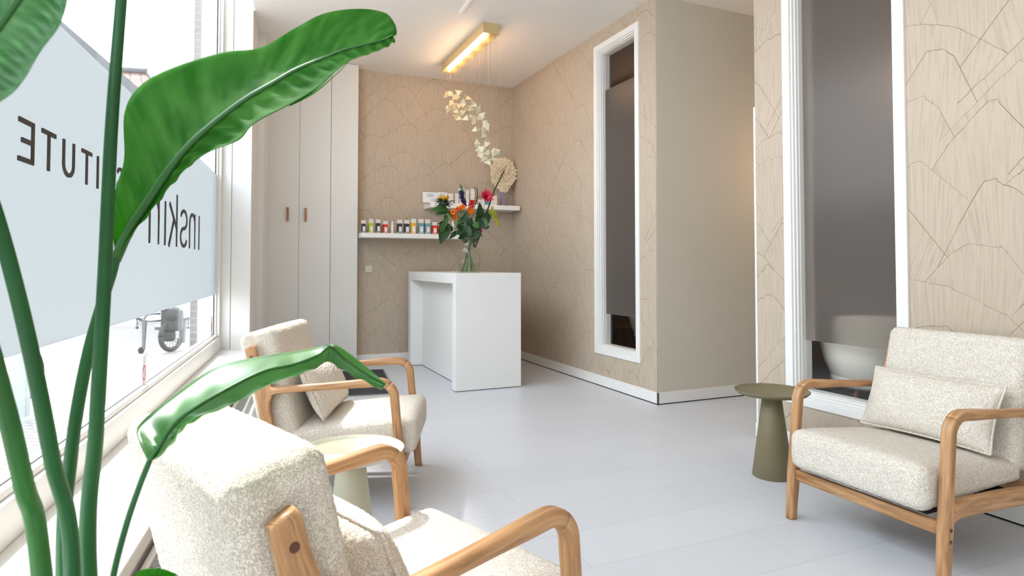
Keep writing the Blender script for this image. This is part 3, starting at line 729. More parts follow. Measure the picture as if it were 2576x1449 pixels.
lower = [(909, 921, 554, 'box_black', 'black and white carton at the left end of the lower shelf'),
         (928, 940, 551, 'box_lime', 'lime green carton on the lower shelf'),
         (945.5, 958, 552, 'box_black', 'dark slate carton between the lime green carton and the first red one'),
         (963.5, 976.5, 556, 'box_red', 'red carton left of the small white bottle on the lower shelf'),
         (999.5, 1013, 553, 'box_black', 'dark slate carton just right of the small white bottle'),
         (1017, 1031, 553.5, 'box_black', 'dark slate carton directly left of the yellow carton'),
         (1034, 1048, 550.5, 'box_yellow', 'yellow carton on the lower shelf'),
         (1053, 1067, 551, 'box_teal', 'teal carton directly right of the yellow carton'),
         (1069, 1083.5, 552, 'box_teal', 'teal carton next to the red carton on the lower shelf'),
         (1087, 1100.5, 559, 'box_red', 'short red carton directly right of the teal pair'),
         (1102, 1114, 560, 'box_red', 'red carton mostly behind the hanging green leaf'),
         (1122, 1132, 560, 'box_red', 'red carton glimpsed between the bouquet leaves')]
for x0, x1, yt, c, lb in lower: carton(x0, x1, yt, c, S1, YS, lb)
p = aty(988, 585, YS)
bt = empty('cosmetic_bottle', (p.x, YS+.02, S1), label='small white pump bottle with clear cap on the lower shelf', cat='bottle')
q = MB(); q.lathe([(.0, 0), (.016, 0), (.0165, .01), (.0165, .085), (.012, .098), (.0, .098)], (0, 0, 0), 20); q.build('bottle_body', 'carton_white', bt, smooth=True)
q = MB(); q.lathe([(.011, .098), (.011, .125), (.007, .137), (0, .138)], (0, 0, 0), 16); q.build('bottle_cap', 'paper', bt, smooth=True)
p = aty(1140, 575, YS+.05)
bt2 = empty('cosmetic_bottle', (p.x, YS+.06, S1), label='white bottle behind the bouquet at the right end of the lower shelf', cat='bottle')
q = MB(); q.lathe([(.0, 0), (.02, 0), (.02, .12), (.012, .14), (.012, .17), (0, .17)], (0, 0, 0), 16); q.build('bottle_body', 'carton_white', bt2, smooth=True)
for x0, x1, y, lb in ((921.5, 927, 565, 'tiny cream box behind the black carton at the shelf end'), (958.5, 963, 567, 'tiny cream box tucked between dark and red cartons')):
    p = aty(x0, y, 7.1); p1 = aty(x1+3, y, 7.1)
    tag(sbox('sample_box', (p.x, 7.1, S1), (p1.x, 7.13, p.z), 'box_creamc', bevel=.001), lb, 'box')
# upper shelf
upper = [(1129.5, 1141.5, 486, .0, 'slim white box directly right of the brochure holders'),
         (1145, 1154.5, 486.5, .0, 'narrow white box second from the brochure holders'),
         (1155, 1170, 474.5, .0, 'tall wide white box behind the indigo flower spike'),
         (1172, 1180.5, 478, .0, 'tall slim white box between the indigo spike and the widest box'),
         (1184, 1199, 475, .0, 'tallest white box behind the dark seed spike'),
         (1203.5, 1221, 501, .0, 'low wide white box beneath the red dahlia'),
         (1235, 1252, 491.5, .0, 'square white box at the right behind the dark branch')]
for x0, x1, yt, _, lb in upper: carton(x0, x1, yt, 'carton_white', S2, 7.03, lb, grp='white boxes on the upper shelf', cap=False)
p0 = aty(1221, 504, 7.04); p1 = aty(1230, 504, 7.04); tag(sbox('tube_box', (p0.x, 7.04, S2), (p1.x, 7.07, p0.z), 'box_blue', bevel=.002), 'bright blue item on the upper shelf beside the dark branch', 'box')
p0 = aty(1261, 483, 7.1); p1 = aty(1269, 483, 7.1); tag(sbox('slim_box', (p0.x, 7.1, S2), (p1.x, 7.14, p0.z), 'box_lilac', bevel=.001), 'tall slim lilac grey box standing below the cream coral ornament', 'box')
for (x0, x1, yt, lb) in ((1064.5, 1108, 482, 'white brochure holder with printed drawing sheet at the left end of the upper shelf'), (1104, 1127, 482.5, 'second white brochure holder partly behind the first one')):
    ypl = 7.02 if x0 < 1080 else 7.08
    a = aty(x0, yt, ypl); b = aty(x1, yt, ypl); w = b.x-a.x; h = a.z-S2
    e = empty('brochure_holder', ((a.x+b.x)/2+.005, ypl+.03, S2), 0, label=lb, cat='brochure holder', group='brochure holders')
    q = MB(); q.box((-w/2, 0, 0), (w/2, .012, h)); q.box((-w/2, -.03, 0), (w/2, 0, .012)); q.build('holder', 'laminate', e, bevel=.005, seg=3)
    q = MB(); q.box((-w/2-.002, -.006, .014), (w/2-.035, -.001, h-.006)); sh = q.build('sheet', 'paper', e)
    q = MB()
    for k in range(5): q.box((-w*.3, -.008, h*(.55+.07*k)), (w*(.1+.05*(k % 3)), -.0065, h*(.55+.07*k)+.0015))
    for k in range(6): q.box((-w*.05+k*w*.045, -.008, h*.18), (-w*.05+k*w*.045+.0015, -.0065, h*(.35+.03*(k % 3))))
    q.build('print', 'ink', sh)
# light switch
e = empty('light_switch', (1.378, YB-.006, 1.108), label='cream double rocker light switch on the wallpapered back wall', cat='switch')
q = MB(); q.box((-.041, -.009, -.039), (.041, 0, .039)); q.build('plate', 'cream_plastic', e, bevel=.004, seg=3)
for s_ in (-1, 1): q = MB(); q.box((s_*.013-.0125, -.015, -.026), (s_*.013+.0125, -.009, .026)); q.build('rocker', 'cream_plastic', e, bevel=.002)

# ------------------------------------------------------------------ cream coral ornament on the back wall
random.seed(7)
cc = aty(1263, 438, 7.16)
co = empty('coral_ornament', (cc.x, YB-.006, cc.z), label='cream tufted coral disc mounted in the corner above the upper shelf', cat='wall ornament')
q = MB(); RX, RZ = .165, .20
def lob(a): return 1+.09*sin(3*a+.6)+.07*sin(5*a+2.1)-.1*max(0, cos(a+2.5))**2
for k in range(1500):
    a = random.uniform(0, 2*pi); r = sqrt(random.random())*lob(a)*.9
    px_, pz_ = r*RX*cos(a), r*RZ*sin(a); dome = .05*(1-r*r/1.3)
    d = V((px_*2.2, -.12-.1*random.random(), pz_*2.2))+V((random.uniform(-.1, .1), 0, random.uniform(-.1, .1))); d.normalize()
    p0 = V((px_, -.13-dome*.3, pz_)); ln = random.uniform(.03, .055); m_ = p0+d*ln*.5+V((random.uniform(-.006, .006), 0, random.uniform(-.006, .006)))
    q.tube([p0, m_, p0+d*ln], (.0085, .0045), 6)
q.build('coral_tufts', 'coral', co)
q = MB(); n = 40
vs = [V((lob(2*pi*k/n)*RX*.9*cos(2*pi*k/n), -.125, lob(2*pi*k/n)*RZ*.9*sin(2*pi*k/n))) for k in range(n)]; v2 = [V((v.x*.9, -.095, v.z*.9)) for v in vs]
q.faces(vs+v2, [tuple(range(n)), tuple(reversed(range(n, 2*n)))]+[(k, n+k, n+(k+1) % n, (k+1) % n) for k in range(n)]); q.build('coral_body', 'coral', co)
q = MB(); q.tube([(0, -.1, 0), (0, 0, 0)], .012); q.build('mounting_peg', 'wire', co)

# ------------------------------------------------------------------ pendant lamp
PXc = 2.145; BZ = HC-.1
pl = empty('pendant_lamp', (PXc, 6.05, HC), label='long champagne ceiling lamp with LED row and cascade of folded metal leaves', cat='lamp')
q = MB(); q.box((PXc-.08, 5.4, BZ), (PXc+.08, 6.72, HC-.001)); can = P2(q.build('ceiling_canopy', 'gold', pl, bevel=.002), pl)
for k in range(20):
    y = 5.50+k*.0600; q = MB(); q.ball((PXc-.015, y, BZ-.004), .009, 10, 6); b_ = P2(q.build('bulb', 'bulb', pl, smooth=True), pl)
for k in range(5):
    ld = bpy.data.lights.new('led_glow', 'POINT'); ld.energy = 2.2; ld.color = (1, .62, .34); ld.shadow_soft_size = .06
    lo = bpy.data.objects.new('led_glow', ld); COL.objects.link(lo); lo.location = (PXc-.015, 5.6+k*.25, BZ-.07)
pts = [(130, 88), (172, 80), (245, 120), (300, 80), (380, 130), (215, 240), (145, 270), (335, 210), (265, 245), (310, 330), (235, 300), (290, 350), (350, 285), (455, 300), (525, 290), (455, 380), (395, 390), (570, 380), (590, 465), (505, 540), (470, 450), (612, 530), (635, 490), (622, 610), (600, 660), (652, 710), (520, 735), (575, 790), (622, 745), (600, 810), (682, 850), (735, 850), (785, 850), (565, 870), (625, 905), (700, 920), (690, 965), (475, 225), (420, 265), (260, 400), (300, 430), (190, 190)]
random.seed(12)
for (zx_, zy_) in pts:
    px_, py_ = 1100+zx_/5.173, 220+zy_/5.173
    p = atx(px_, py_, PXc+random.uniform(-.05, .05))
    if not 5.46 < p.y < 6.66: p = aty(px_, py_, min(max(p.y, 5.46), 6.66))
    if abs(p.x-PXc) > .075: tx = PXc+(.07 if p.x > PXc else -.07)
    else: tx = p.x
    q = MB(); a = random.uniform(0, 2*pi); s_ = random.uniform(.046, .060)
    ax = V((cos(a), random.uniform(-.5, .5), sin(a))).normalized(); bx_ = ax.cross(V((random.uniform(-.5, .5), 1, random.uniform(-.5, .5)))).normalized(); cz = ax.cross(bx_)*random.choice((1, -1))
    fold = random.uniform(.3, .7)
    A = p+bx_*s_*.62; B = p-bx_*s_*.62; C1 = p+ax*s_*1.05+cz*s_*fold; D = p-ax*s_*1.05+cz*s_*fold; th = .0012
    up_ = cz*th
    for tri in ((A, C1, B), (A, B, D)):
        t3 = [x for x in tri]; q.faces(t3+[x+up_ for x in t3], [(0, 1, 2), (5, 4, 3), (0, 3, 4, 1), (1, 4, 5, 2), (2, 5, 3, 0)])
    P2(q.build('metal_leaf', 'leafgold', pl), pl)
    q = MB(); q.tube([p, V((tx, p.y, BZ))], .0008, 5); P2(q.build('suspension_wire', 'wire', pl), pl)

# ceiling rail
q = MB(); a = atz(1157, 33, HC-.012); b = atz(1182, 0, HC-.012); d_ = (b-a).normalized()
q.sweep([a, a+d_*.9], [(-.012, -.011), (.012, -.011), (.012, .011), (-.012, .011)], side=(0, 0, 1)); q.lathe([(.008, 0), (.008, .004)], a-d_*.003, 12, ax=-d_)
tag(q.build('ceiling_rail', 'trim', bevel=.003), 'short white rail fixed to the ceiling in front of the lamp', 'rail')

# ------------------------------------------------------------------ door mat
q = MB(); am = -radians(7.5); mc = V((1.08, 6.29, 0)); R_ = Matrix.Rotation(am, 4, 'Z')
mt = empty('door_mat', mc, am, label='dark grey rectangular mat with thin metal edge behind the left armchair', cat='mat')
q.box((-.3, -.66, .001), (.3, .66, .010)); q.build('mat_pile', 'mat', mt, bevel=.002)
q = MB(); ring2 = [(-.315, -.675, .3, .66)]
q.box((.3, -.675, .001), (.315, .675, .008)); q.box((-.315, -.675, .001), (-.3, .675, .008)); q.box((-.3, -.675, .001), (.3, -.66, .008)); q.box((-.3, .66, .001), (.3, .675, .008)); q.build('mat_frame', 'metalgrey', mt)

# ------------------------------------------------------------------ side tables
def side_table(name, c, m, label, grooves):
    e = empty(name, (c[0], c[1], 0), label=label, cat='side table')
    q = MB(); q.lathe([(0, 0), (.103, 0), (.106, .004), (.05, .432), (.047, .436), (0, .436)], (0, 0, 0), 64); q.build('pedestal', m, e, smooth=True).modifiers.new('e', 'EDGE_SPLIT').split_angle = radians(50)
    pr = [(0, .434), (.06, .434), (.13, .437), (.178, .447), (.194, .462), (.1955, .4665), (.193, .468), (.190, .466), (.178, .455), (.170, .4505)]
    if grooves:
        r = .168
        while r > .01: pr += [(r, .4505), (r-.0022, .4488), (r-.0044, .4505)]; r -= .0062
    pr += [(0, .4505)]
    q = MB(); q.lathe(pr, (0, 0, 0), 72); q.build('tray_top', m, e, smooth=not grooves)
    return e
side_table('side_table', (.394, 2.40), 'sage', 'pale sage round side table with grooved tray top between the left armchairs', True)
side_table('side_table', (2.69, 2.60), 'olive', 'olive green round side table beside the right armchair', False)

# ------------------------------------------------------------------ armchairs
bt_ = bpy.data.textures.new('boucle_clouds', 'CLOUDS'); bt_.noise_scale = .011; bt_.noise_depth = 2
def rrect(w, h, r, n=4):
    out = []
    for cx, cy, a0 in ((w/2-r, h/2-r, 0), (-w/2+r, h/2-r, 90), (-w/2+r, -h/2+r, 180), (w/2-r, -h/2+r, 270)):
        for k in range(n+1): a = radians(a0+90*k/n); out.append((cx+r*cos(a), cy+r*sin(a)))
    return out
def softbox(sx, sy, sz, r, fn=None, step=.012):
    """rounded cushion block centred at origin"""
    q = MB()
    def pt(p):
        c = V((max(-sx/2+r, min(sx/2-r, p.x)), max(-sy/2+r, min(sy/2-r, p.y)), max(-sz/2+r, min(sz/2-r, p.z))))
        d = p-c; o = c+d.normalized()*r if d.length > 1e-9 else p
        return fn(o) if fn else o
    S = (sx, sy, sz)
    for ax in range(3):
        u, v = [(1, 2), (2, 0), (0, 1)][ax]; nu = max(2, int(S[u]/step)); nv = max(2, int(S[v]/step))
        for sg in (-1, 1):
            g = []
            for i in range(nu+1):
                for j in range(nv+1):
                    p = V((0, 0, 0)); p[ax] = sg*S[ax]/2; p[u] = -S[u]/2+S[u]*i/nu; p[v] = -S[v]/2+S[v]*j/nv; g.append(pt(p))
            fs = []
            for i in range(nu):
                for j in range(nv):
                    a, b, c, d = i*(nv+1)+j, (i+1)*(nv+1)+j, (i+1)*(nv+1)+j+1, i*(nv+1)+j+1
                    fs.append((a, b, c, d) if sg > 0 else (d, c, b, a))
            q.faces(g, fs)
    return q
def boucle(o, lv=1, st=.006):
    weld(o, .0005)
    s_ = o.modifiers.new('sub', 'SUBSURF'); s_.levels = lv; s_.render_levels = lv
    d = o.modifiers.new('loops', 'DISPLACE'); d.texture = bt_; d.strength = st; d.mid_level = .5; d.texture_coords = 'LOCAL'
    return o
HW = .335
chair_label = {}
def make_armchair():
    e = empty('armchair', (0, 0, 0), cat='armchair')
    prof = rrect(.038, .046, .012)
    armz = .60; R = .075
    for s_ in (-1, 1):
        x = HW*s_
        # bend centre line: leg slants from (y .05, z 0) to (y 0, z .53)
        foot = V((x, .055, 0)); top = V((x, .006, armz-R))
        c = V((x, top.y-R, armz-R)); bend = [c+V((0, R*cos(radians(a)), R*sin(radians(a)))) for a in range(0, 91, 10)]
        bend = [b+V((0, .0, 0)) for b in bend]
        q = MB(); back = V((x, -.565, .565)); st_ = bend[-1]
        leg = [foot+(bend[0]-foot)*t for t in (0, .03, .12, .25, .4, .55, .7, .85)]
        full = leg+bend+[st_+(back-st_)*t for t in (.1, .3, .5, .7, .85, .95, 1.0)]; nf = len(full); jn = 8+5
        def fprof(t):
            i = int(round(t*(nf-1)))
            if i < 8: return rrect(.038 if i == 0 else .042, .040+.010*math.exp(-((i-4)/1.4)**2), .012)
            if i <= 8+10: return rrect(.043, .041, .012)
            j = i-18; return rrect(.042, .038-.003*min(j, 2)+(.012*(j-5) if j > 5 else 0), .012)
        q.sweep(full, fprof, side=(1, 0, 0), rng=(0, jn)); lg = q.build('leg', 'oak', e, smooth=True)
        for zz in (.205, .165):
            q = MB(); q.lathe([(.0075, 0), (.0075, .0015), (0, .0018)], (x+s_*.0205, .055-.049*zz/.525, zz), 14, ax=(s_, 0, 0)); q.build('dowel', 'darkdowel', lg)
        q = MB(); q.sweep(full, fprof, side=(1, 0, 0), rng=(jn, nf-1)); q.build('armrest', 'oak', e, smooth=True)
        # slanted back post, widened where the arm joins
        def py(z): return -.545-(z-.265)*.235
        q = MB(); zs = [.20, .24, .30, .38, .46, .51, .54, .575, .61, .65, .70, .758, .768]
        wid = [.050, .052, .052, .052, .055, .066, .084, .092, .078, .060, .053, .051, .045]
        path = [V((x, py(z)+(w-.052)*.45, z)) for z, w in zip(zs, wid)]
        q.sweep(path, lambda t: rrect(.033, wid[int(round(t*(len(zs)-1)))], .010), side=(1, 0, 0)); ps = q.build('back_post', 'oak', e, smooth=True)
        for zz in (.722, .295): q = MB(); q.lathe([(.0085, 0), (.0085, .0012), (0, .0016)], (x+s_*.0167, py(zz), zz), 16, ax=(s_, 0, 0)); q.build('dowel', 'darkdowel', ps)
        q = MB(); q.sweep([(x, .025, .262), (x, -.02, .265), (x, -.04, .266), (x, -.3, .262), (x, -.50, .250), (x, -.58, .235)], lambda t: rrect(.036, .066+(.03 if t < .1 else 0)+(.012 if t > .85 else 0), .010), side=(1, 0, 0)); q.build('side_rail', 'oak', e, smooth=True)
        q = MB(); q.sweep([(x, -.525, .25), (x, -.57, .15), (x, -.588, 0)], lambda t: rrect(.036, .058-.02*t, .010), side=(1, 0, 0)); q.build('leg', 'oak', e, smooth=True)
    q = MB(); q.sweep([(-HW+.01, .035, .2), (HW-.01, .035, .2)], rrect(.05, .026, .008), side=(0, 0, 1)); q.build('front_rail', 'oak', e, smooth=True)
    q = MB(); q.sweep([(-HW+.01, -.55, .25), (HW-.01, -.55, .25)], rrect(.05, .026, .008), side=(0, 0, 1)); q.build('rear_rail', 'oak', e, smooth=True)
    # seat cushion, thicker and lower at the front
    def fs(p):
        t = (p.y+.30)/.60    # 0 rear .. 1 front
        cr = (1-(p.x/.305)**4)*(1-min(1, abs(p.y/.30))**4)
        top = .365+.055*t+.018*cr; bot = .285-.04*max(0, t)**1.5
        k = (p.z+.085)/.17
        return V((p.x*(1+.01*t), p.y-.205, bot+(top-bot)*k))
    boucle(softbox(.606, .62, .17, .045, fs).build('seat_cushion', 'boucle', e, smooth=True))
    q = MB(); q.box((-.27, -.48, .232), (.27, .035, .25)); q.build('seat_underlay', 'cloth_black', e)
    th = math.atan(.235)
    def fb(p):
        k = (1-(p.x/.32)**4); z = p.z; y = p.y+.010*k*(1 if p.y > 0 else .6)
        c_ = cos(th); s__ = sin(th); yy = y*c_-z*s__; zz = y*s__+z*c_
        return V((p.x, yy-.598, zz+.573))
    boucle(softbox(.606, .178, .540, .042, fb).build('back_cushion', 'boucle', e, smooth=True))
    return e
def make_pillow():
    q = MB(); nx, nz = 64, 40; Wd, Hd = .56, .28
    for sg in (-1, 1):
        g = []
        for i in range(nx+1):
            for j in range(nz+1):
                a, b = -1+2*i/nx, -1+2*j/nz
                pin = 1-.05*(1-abs(b)**2)*abs(a)**3
                x = a*Wd/2*(1-.045*(1-b*b)); z = b*Hd/2*(1-.07*(1-a*a))
                t = .062*((1-abs(a)**3.2)*(1-abs(b)**3.0))**.55
                g.append(V((x, sg*t, z)))
        fs = []
        for i in range(nx):
            for j in range(nz):
                a, b, c, d = i*(nz+1)+j, (i+1)*(nz+1)+j, (i+1)*(nz+1)+j+1, i*(nz+1)+j+1
                fs.append((a, b, c, d) if sg < 0 else (d, c, b, a))
        q.faces(g, fs)
    o = empty('lumbar_pillow', (0, 0, 0), cat='cushion'); boucle(q.build('pillow_cover', 'boucle', o, smooth=True))
    q = MB(); pp = []
    n = 30
    for (a0, b0, a1, b1) in ((-1, -1, 1, -1), (1, -1, 1, 1), (1, 1, -1, 1), (-1, 1, -1, -1)):
        for k in range(n):
            t = k/n; a = a0+(a1-a0)*t; b = b0+(b1-b0)*t
            pp.append(V((a*Wd/2*(1-.045*(1-b*b)), 0, b*Hd/2*(1-.07*(1-a*a)))))
    pp.append(pp[0]); q.tube(pp, .005, 7); q.build('piping', 'boucle', o, smooth=True)
    return o
ch = make_armchair()
plw = make_pillow()
def place(e, mid, yaw):  # yaw: heading of the chair front, measured from +Y, clockwise positive
    e.location = (mid[0], mid[1], 0); e.rotation_euler = (0, 0, -yaw)
    return Matrix.Translation(V((mid[0], mid[1], 0))) @ Matrix.Rotation(-yaw, 4, 'Z')
specs = [((.795, 3.262), radians(90+20.7), 'cream boucle oak armchair by the window in front of the white cupboard', 0.0, 0.30, -8),
         ((.568, 1.575), radians(90-20.8), 'cream boucle oak armchair nearest the camera, seen from behind its back', 0, 0, 0),
         ((2.372, 1.80), radians(-90), 'cream boucle oak armchair on the right against the wallpapered wall', 0, 0, 0)]
plabs = ['cream boucle pillow on the armchair by the cupboard', 'cream boucle pillow low in the nearest armchair, mostly below the frame', 'wide cream boucle pillow on the right-hand armchair']
for i, (mid, yaw, lab, dx, rz, tl) in enumerate(specs):
    e = ch if i == 0 else copy_tree(ch)
    Mx = place(e, mid, yaw); tag(e, lab, 'armchair', 'matching armchairs')
    pw = plw if i == 0 else copy_tree(plw)
    loc = Mx @ V((.0, -.395, .535)); pw.location = loc; pw.rotation_euler = (radians(24), 0, -yaw)
    tag(pw, plabs[i], 'cushion', 'armchair pillows')

# ------------------------------------------------------------------ rooms behind the inner windows
def tub_chair(loc, rz, label):
    e = empty('tub_chair', loc, rz, label=label, cat='armchair')
    q = MB(); n = 40; rows = []
    prof = [(.20, .40), (.27, .46), (.31, .56), (.335, .68), (.345, .80), (.335, .84), (.30, .83), (.29, .70), (.26, .56), (.20, .47)]
    vs = []
    for r, z in prof:
        for k in range(n+1):
            a = radians(-20+220*k/n); hh = .40+(z-.40)*(1-.30*abs((k/n-.5)*2)**3)
            vs.append(V((r*cos(a), -r*sin(a)*1.0, hh)))
    fs = []
    for i in range(len(prof)-1):
        for k in range(n): fs.append((i*(n+1)+k, i*(n+1)+k+1, (i+1)*(n+1)+k+1, (i+1)*(n+1)+k))
    q.faces(vs, fs); q.build('tub_shell', 'shell', e, smooth=True)
    q = MB(); q.lathe([(0, .38), (.24, .38), (.27, .41), (.27, .46), (.24, .48), (0, .485)], (0, .02, 0), 32); q.build('seat', 'shell', e, smooth=True)
    for a in (45, 135, 225, 315):
        q = MB(); q.tube([(.15*cos(radians(a)), .15*sin(radians(a)), .39), (.24*cos(radians(a)), .24*sin(radians(a)), 0)], (.018, .011)); q.build('leg', 'brown_leg', e)
    return e
tub_chair((3.68, 2.73, .006), radians(-49), 'white tub chair seen behind the large frosted inner window').scale = (.9, .9, 1)
tub_chair((4.0, 5.38, .006), radians(-35), 'white tub chair edge visible low in the narrow inner window').scale = (.9, .9, 1)
p = V((4.35, 6.55, .006)); e = empty('wooden_stool', p, label='dark wooden round stool low in the narrow inner window', cat='stool')
q = MB(); q.lathe([(0, .36), (.17, .36), (.2, .375), (.2, .40), (.18, .41), (0, .405)], (0, 0, 0), 36); q.build('seat', 'walnut', e, smooth=True)
for a in (45, 135, 225, 315): q = MB(); q.tube([(.1*cos(radians(a)), .1*sin(radians(a)), .37), (.17*cos(radians(a)), .17*sin(radians(a)), 0)], (.03, .018)); q.build('leg', 'walnut', e)
# warm lamps the photo shows only by their glow
for nm, c, r, en, lb in (('globe_lamp', (4.6, 3.75, 2.15), .07, 4, 'small warm wall globe lamp down the side passage'), ('globe_lamp', (4.35, 2.95, 2.75), .08, 20, 'warm globe lamp high in the room behind the large window'), ('globe_lamp', (4.7, 5.8, 2.9), .07, 14, 'warm globe lamp in the room behind the narrow window')):
    e = empty(nm, c, label=lb, cat='lamp'); q = MB(); q.ball((0, 0, 0), r, 20, 12); q.build('globe', 'warmlamp', e, smooth=True)
    q = MB(); q.tube([(0, 0, r), (0, 0, HC-.02-c[2])], .006); q.build('rod', 'wire', e)
    ld = bpy.data.lights.new(nm, 'POINT'); ld.energy = en; ld.color = (1, .66, .4); ld.shadow_soft_size = .09
    lo = bpy.data.objects.new('globe_glow', ld); COL.objects.link(lo); lo.location = V(c)-V((0, 0, r+.12))

# ------------------------------------------------------------------ vase and flowers
VY = 5.65; VX = aty(1180, 686, VY).x; VC = V((VX, VY, 1.0785))
vs_ = empty('glass_vase', VC, label='clear glass vase half filled with water on the reception desk', cat='vase')
q = MB(); q.lathe([(0, 0), (.098, 0), (.106, .012), (.107, .20), (.100, .235), (.082, .258), (.077, .27), (.079, .325), (.082, .335), (.078, .337), (.074, .325), (.073, .27), (.078, .255), (.096, .232), (.103, .20), (.103, .014), (.096, .006), (0, .006)], (0, 0, 0), 56); q.build('vase_body', 'vaseglass', vs_, smooth=True)
q = MB(); q.lathe([(0, .007), (.095, .007), (.102, .015), (.102, .09), (0, .09)], (0, 0, 0), 48); q.build('water', 'water', vs_, smooth=False)
random.seed(21)
def fp(x, y, dy=0): return aty(x, y, VY+dy)
def bez(pts, n=14):
    pts = [V(p) for p in pts]; out = []
    P_ = [pts[0]]+pts+[pts[-1]]
    for i in range(1, len(P_)-2):
        for k in range(n):
            t = k/n; a, b, c, d = P_[i-1], P_[i], P_[i+1], P_[i+2]
            out.append(.5*((2*b)+(-a+c)*t+(2*a-5*b+4*c-d)*t*t+(-a+3*b-3*c+d)*t**3))
    out.append(pts[-1]); return out
FG = 'flowers in the glass vase'
def flower(name, label, bottom, path, r=.004, stem='stem'):
    e = empty(name, VC+V((bottom[0], bottom[1], .012)), label=label, cat='flower', group=FG)
    pts_ = [VC+V((bottom[0], bottom[1], .012)), VC+V((bottom[0]*-.35, bottom[1]*-.35, .30))]+path
    q = MB(); q.tube(bez(pts_), (r, r*.6), 8); P2(q.build('stem', stem, e, smooth=True), e); return e
def leafshape(mb, a, b, wd, nrm, cup=.25, n=10, serr=0, droop=0, mi=0):
    a, b = V(a), V(b); d = b-a; L = d.length; t = d.normalized(); nrm = V(nrm); sd = t.cross(nrm).normalized(); up = sd.cross(t)
    rows = []
    for i in range(n+1):
        s_ = i/n; w = wd*(sin(pi*s_**.75))**.8*.5; w = max(w, .0006)
        if serr and i % 2: w *= 1-serr
        c = a+d*s_+up*(.18*L*sin(pi*s_))*(.4)-V((0, 0, droop*s_*s_))
        rows += [c+sd*w+up*w*cup, c, c-sd*w+up*w*cup]
    low = [p-up*.0008 for p in rows]; m = len(rows); fs = []
    for i in range(n):
        for k in (0, 1):
            f = (3*i+k, 3*i+k+1, 3*i+k+4, 3*i+k+3); fs.append(f); fs.append(tuple(m+j for j in reversed(f)))
    mb.faces(rows+low, fs, None, mi)
def leafpart(e, name, a, b, w, nrm=(0, -1, .3), mat='foliage', **k):
    q = MB(); leafshape(q, a, b, w, nrm, **k); return P2(q.build(name, mat, e, smooth=True), e)
# sunflower
e = flower('sunflower', 'half-open sunflower with yellow tips at the upper left of the bouquet', (.03, .02), [fp(1160, 590), fp(1142, 555), fp(1122, 530)], .006)
hc0 = fp(1117, 513)
q = MB(); q.ball(hc0, .05, 16, 8, sc=(1, .9, .55)); P2(q.build('flower_head', 'foliage', e, smooth=True), e)
q = MB()
for k in range(30):
    a = 2*pi*k/30+random.uniform(-.1, .1); d = V((cos(a), sin(a)*.8, random.uniform(-.25, .55))).normalized(); leafshape(q, hc0+d*.035, hc0+d*random.uniform(.085, .115), .024, (0, 0, 1), n=5)
P2(q.build('bracts', 'foliage', e), e)
q = MB()
for k in range(22):
    a = 2*pi*k/22; d = V((cos(a)*.8, sin(a)*.7, .75+random.uniform(-.2, .3))).normalized(); leafshape(q, hc0+d*.03+V((0, 0, .01)), hc0+d*random.uniform(.075, .095)+V((0, 0, .012)), .018, (cos(a), sin(a), -.2), n=5)
P2(q.build('petals', 'petal_yellow', e), e)
for a, b, w in (((1128, 528), (1083, 525), .07), ((1125, 532), (1094, 538), .055), ((1122, 540), (1120, 570), .05), ((1140, 545), (1124, 527), .045)):
    leafpart(e, 'leaf', fp(*a), fp(*b, -.05), w, mat='foliage2', droop=.01)
# orange zinnias
e = flower('marigold_spray', 'spray of bright orange ruffled blooms left of the vase centre', (-.02, .04), [fp(1168, 590), fp(1155, 555)], .004)
for (x, y, r) in ((1139, 533, .027), (1152, 526, .028), (1165, 520, .027), (1144, 546, .032), (1158, 523, .024)):
    c = fp(x, y, random.uniform(-.06, 0)); q = MB()
    for k in range(70):
        d = V((random.gauss(0, 1), random.gauss(0, 1), random.gauss(0, 1))).normalized(); leafshape(q, c+d*r*.35, c+d*r*random.uniform(.9, 1.05), r*.55, d.orthogonal(), n=4, cup=.4)
    P2(q.build('bloom', 'petal_orange', e), e)
    q = MB(); q.tube(bez([fp(1158, 565), c+V((0, .02, -.04)), c]), .0025, 6); P2(q.build('side_stem', 'stem', e), e)
# small buds
q = MB()
for k in range(26): c = fp(random.uniform(1150, 1172), random.uniform(530, 572), random.uniform(-.04, .04)); q.ball(c, random.uniform(.006, .011), 8, 5)
P2(q.build('buds', 'foliage2', e, smooth=True), e)
# delphinium
e = flower('delphinium', 'dark indigo flower spike with green tip standing upright', (.05, -.02), [fp(1170, 590), fp(1168, 540), fp(1163, 480), fp(1160, 466)], .0035)
q = MB()
for k in range(46):
    t = k/45; x = 1161+8*t*t; y = 480+38*t; c = fp(x+random.uniform(-5, 5), y, random.uniform(-.03, .02)); q.ball(c, random.uniform(.009, .015), 7, 5, sc=(1, 1, .8))
P2(q.build('florets', 'petal_navy', e, smooth=True), e)
q = MB()
for k in range(16): c = fp(1159+random.uniform(-3, 4)+k*.25, 464+k*1.1, random.uniform(-.01, .01)); q.ball(c, .006, 6, 4)
P2(q.build('buds', 'foliage2', e), e)
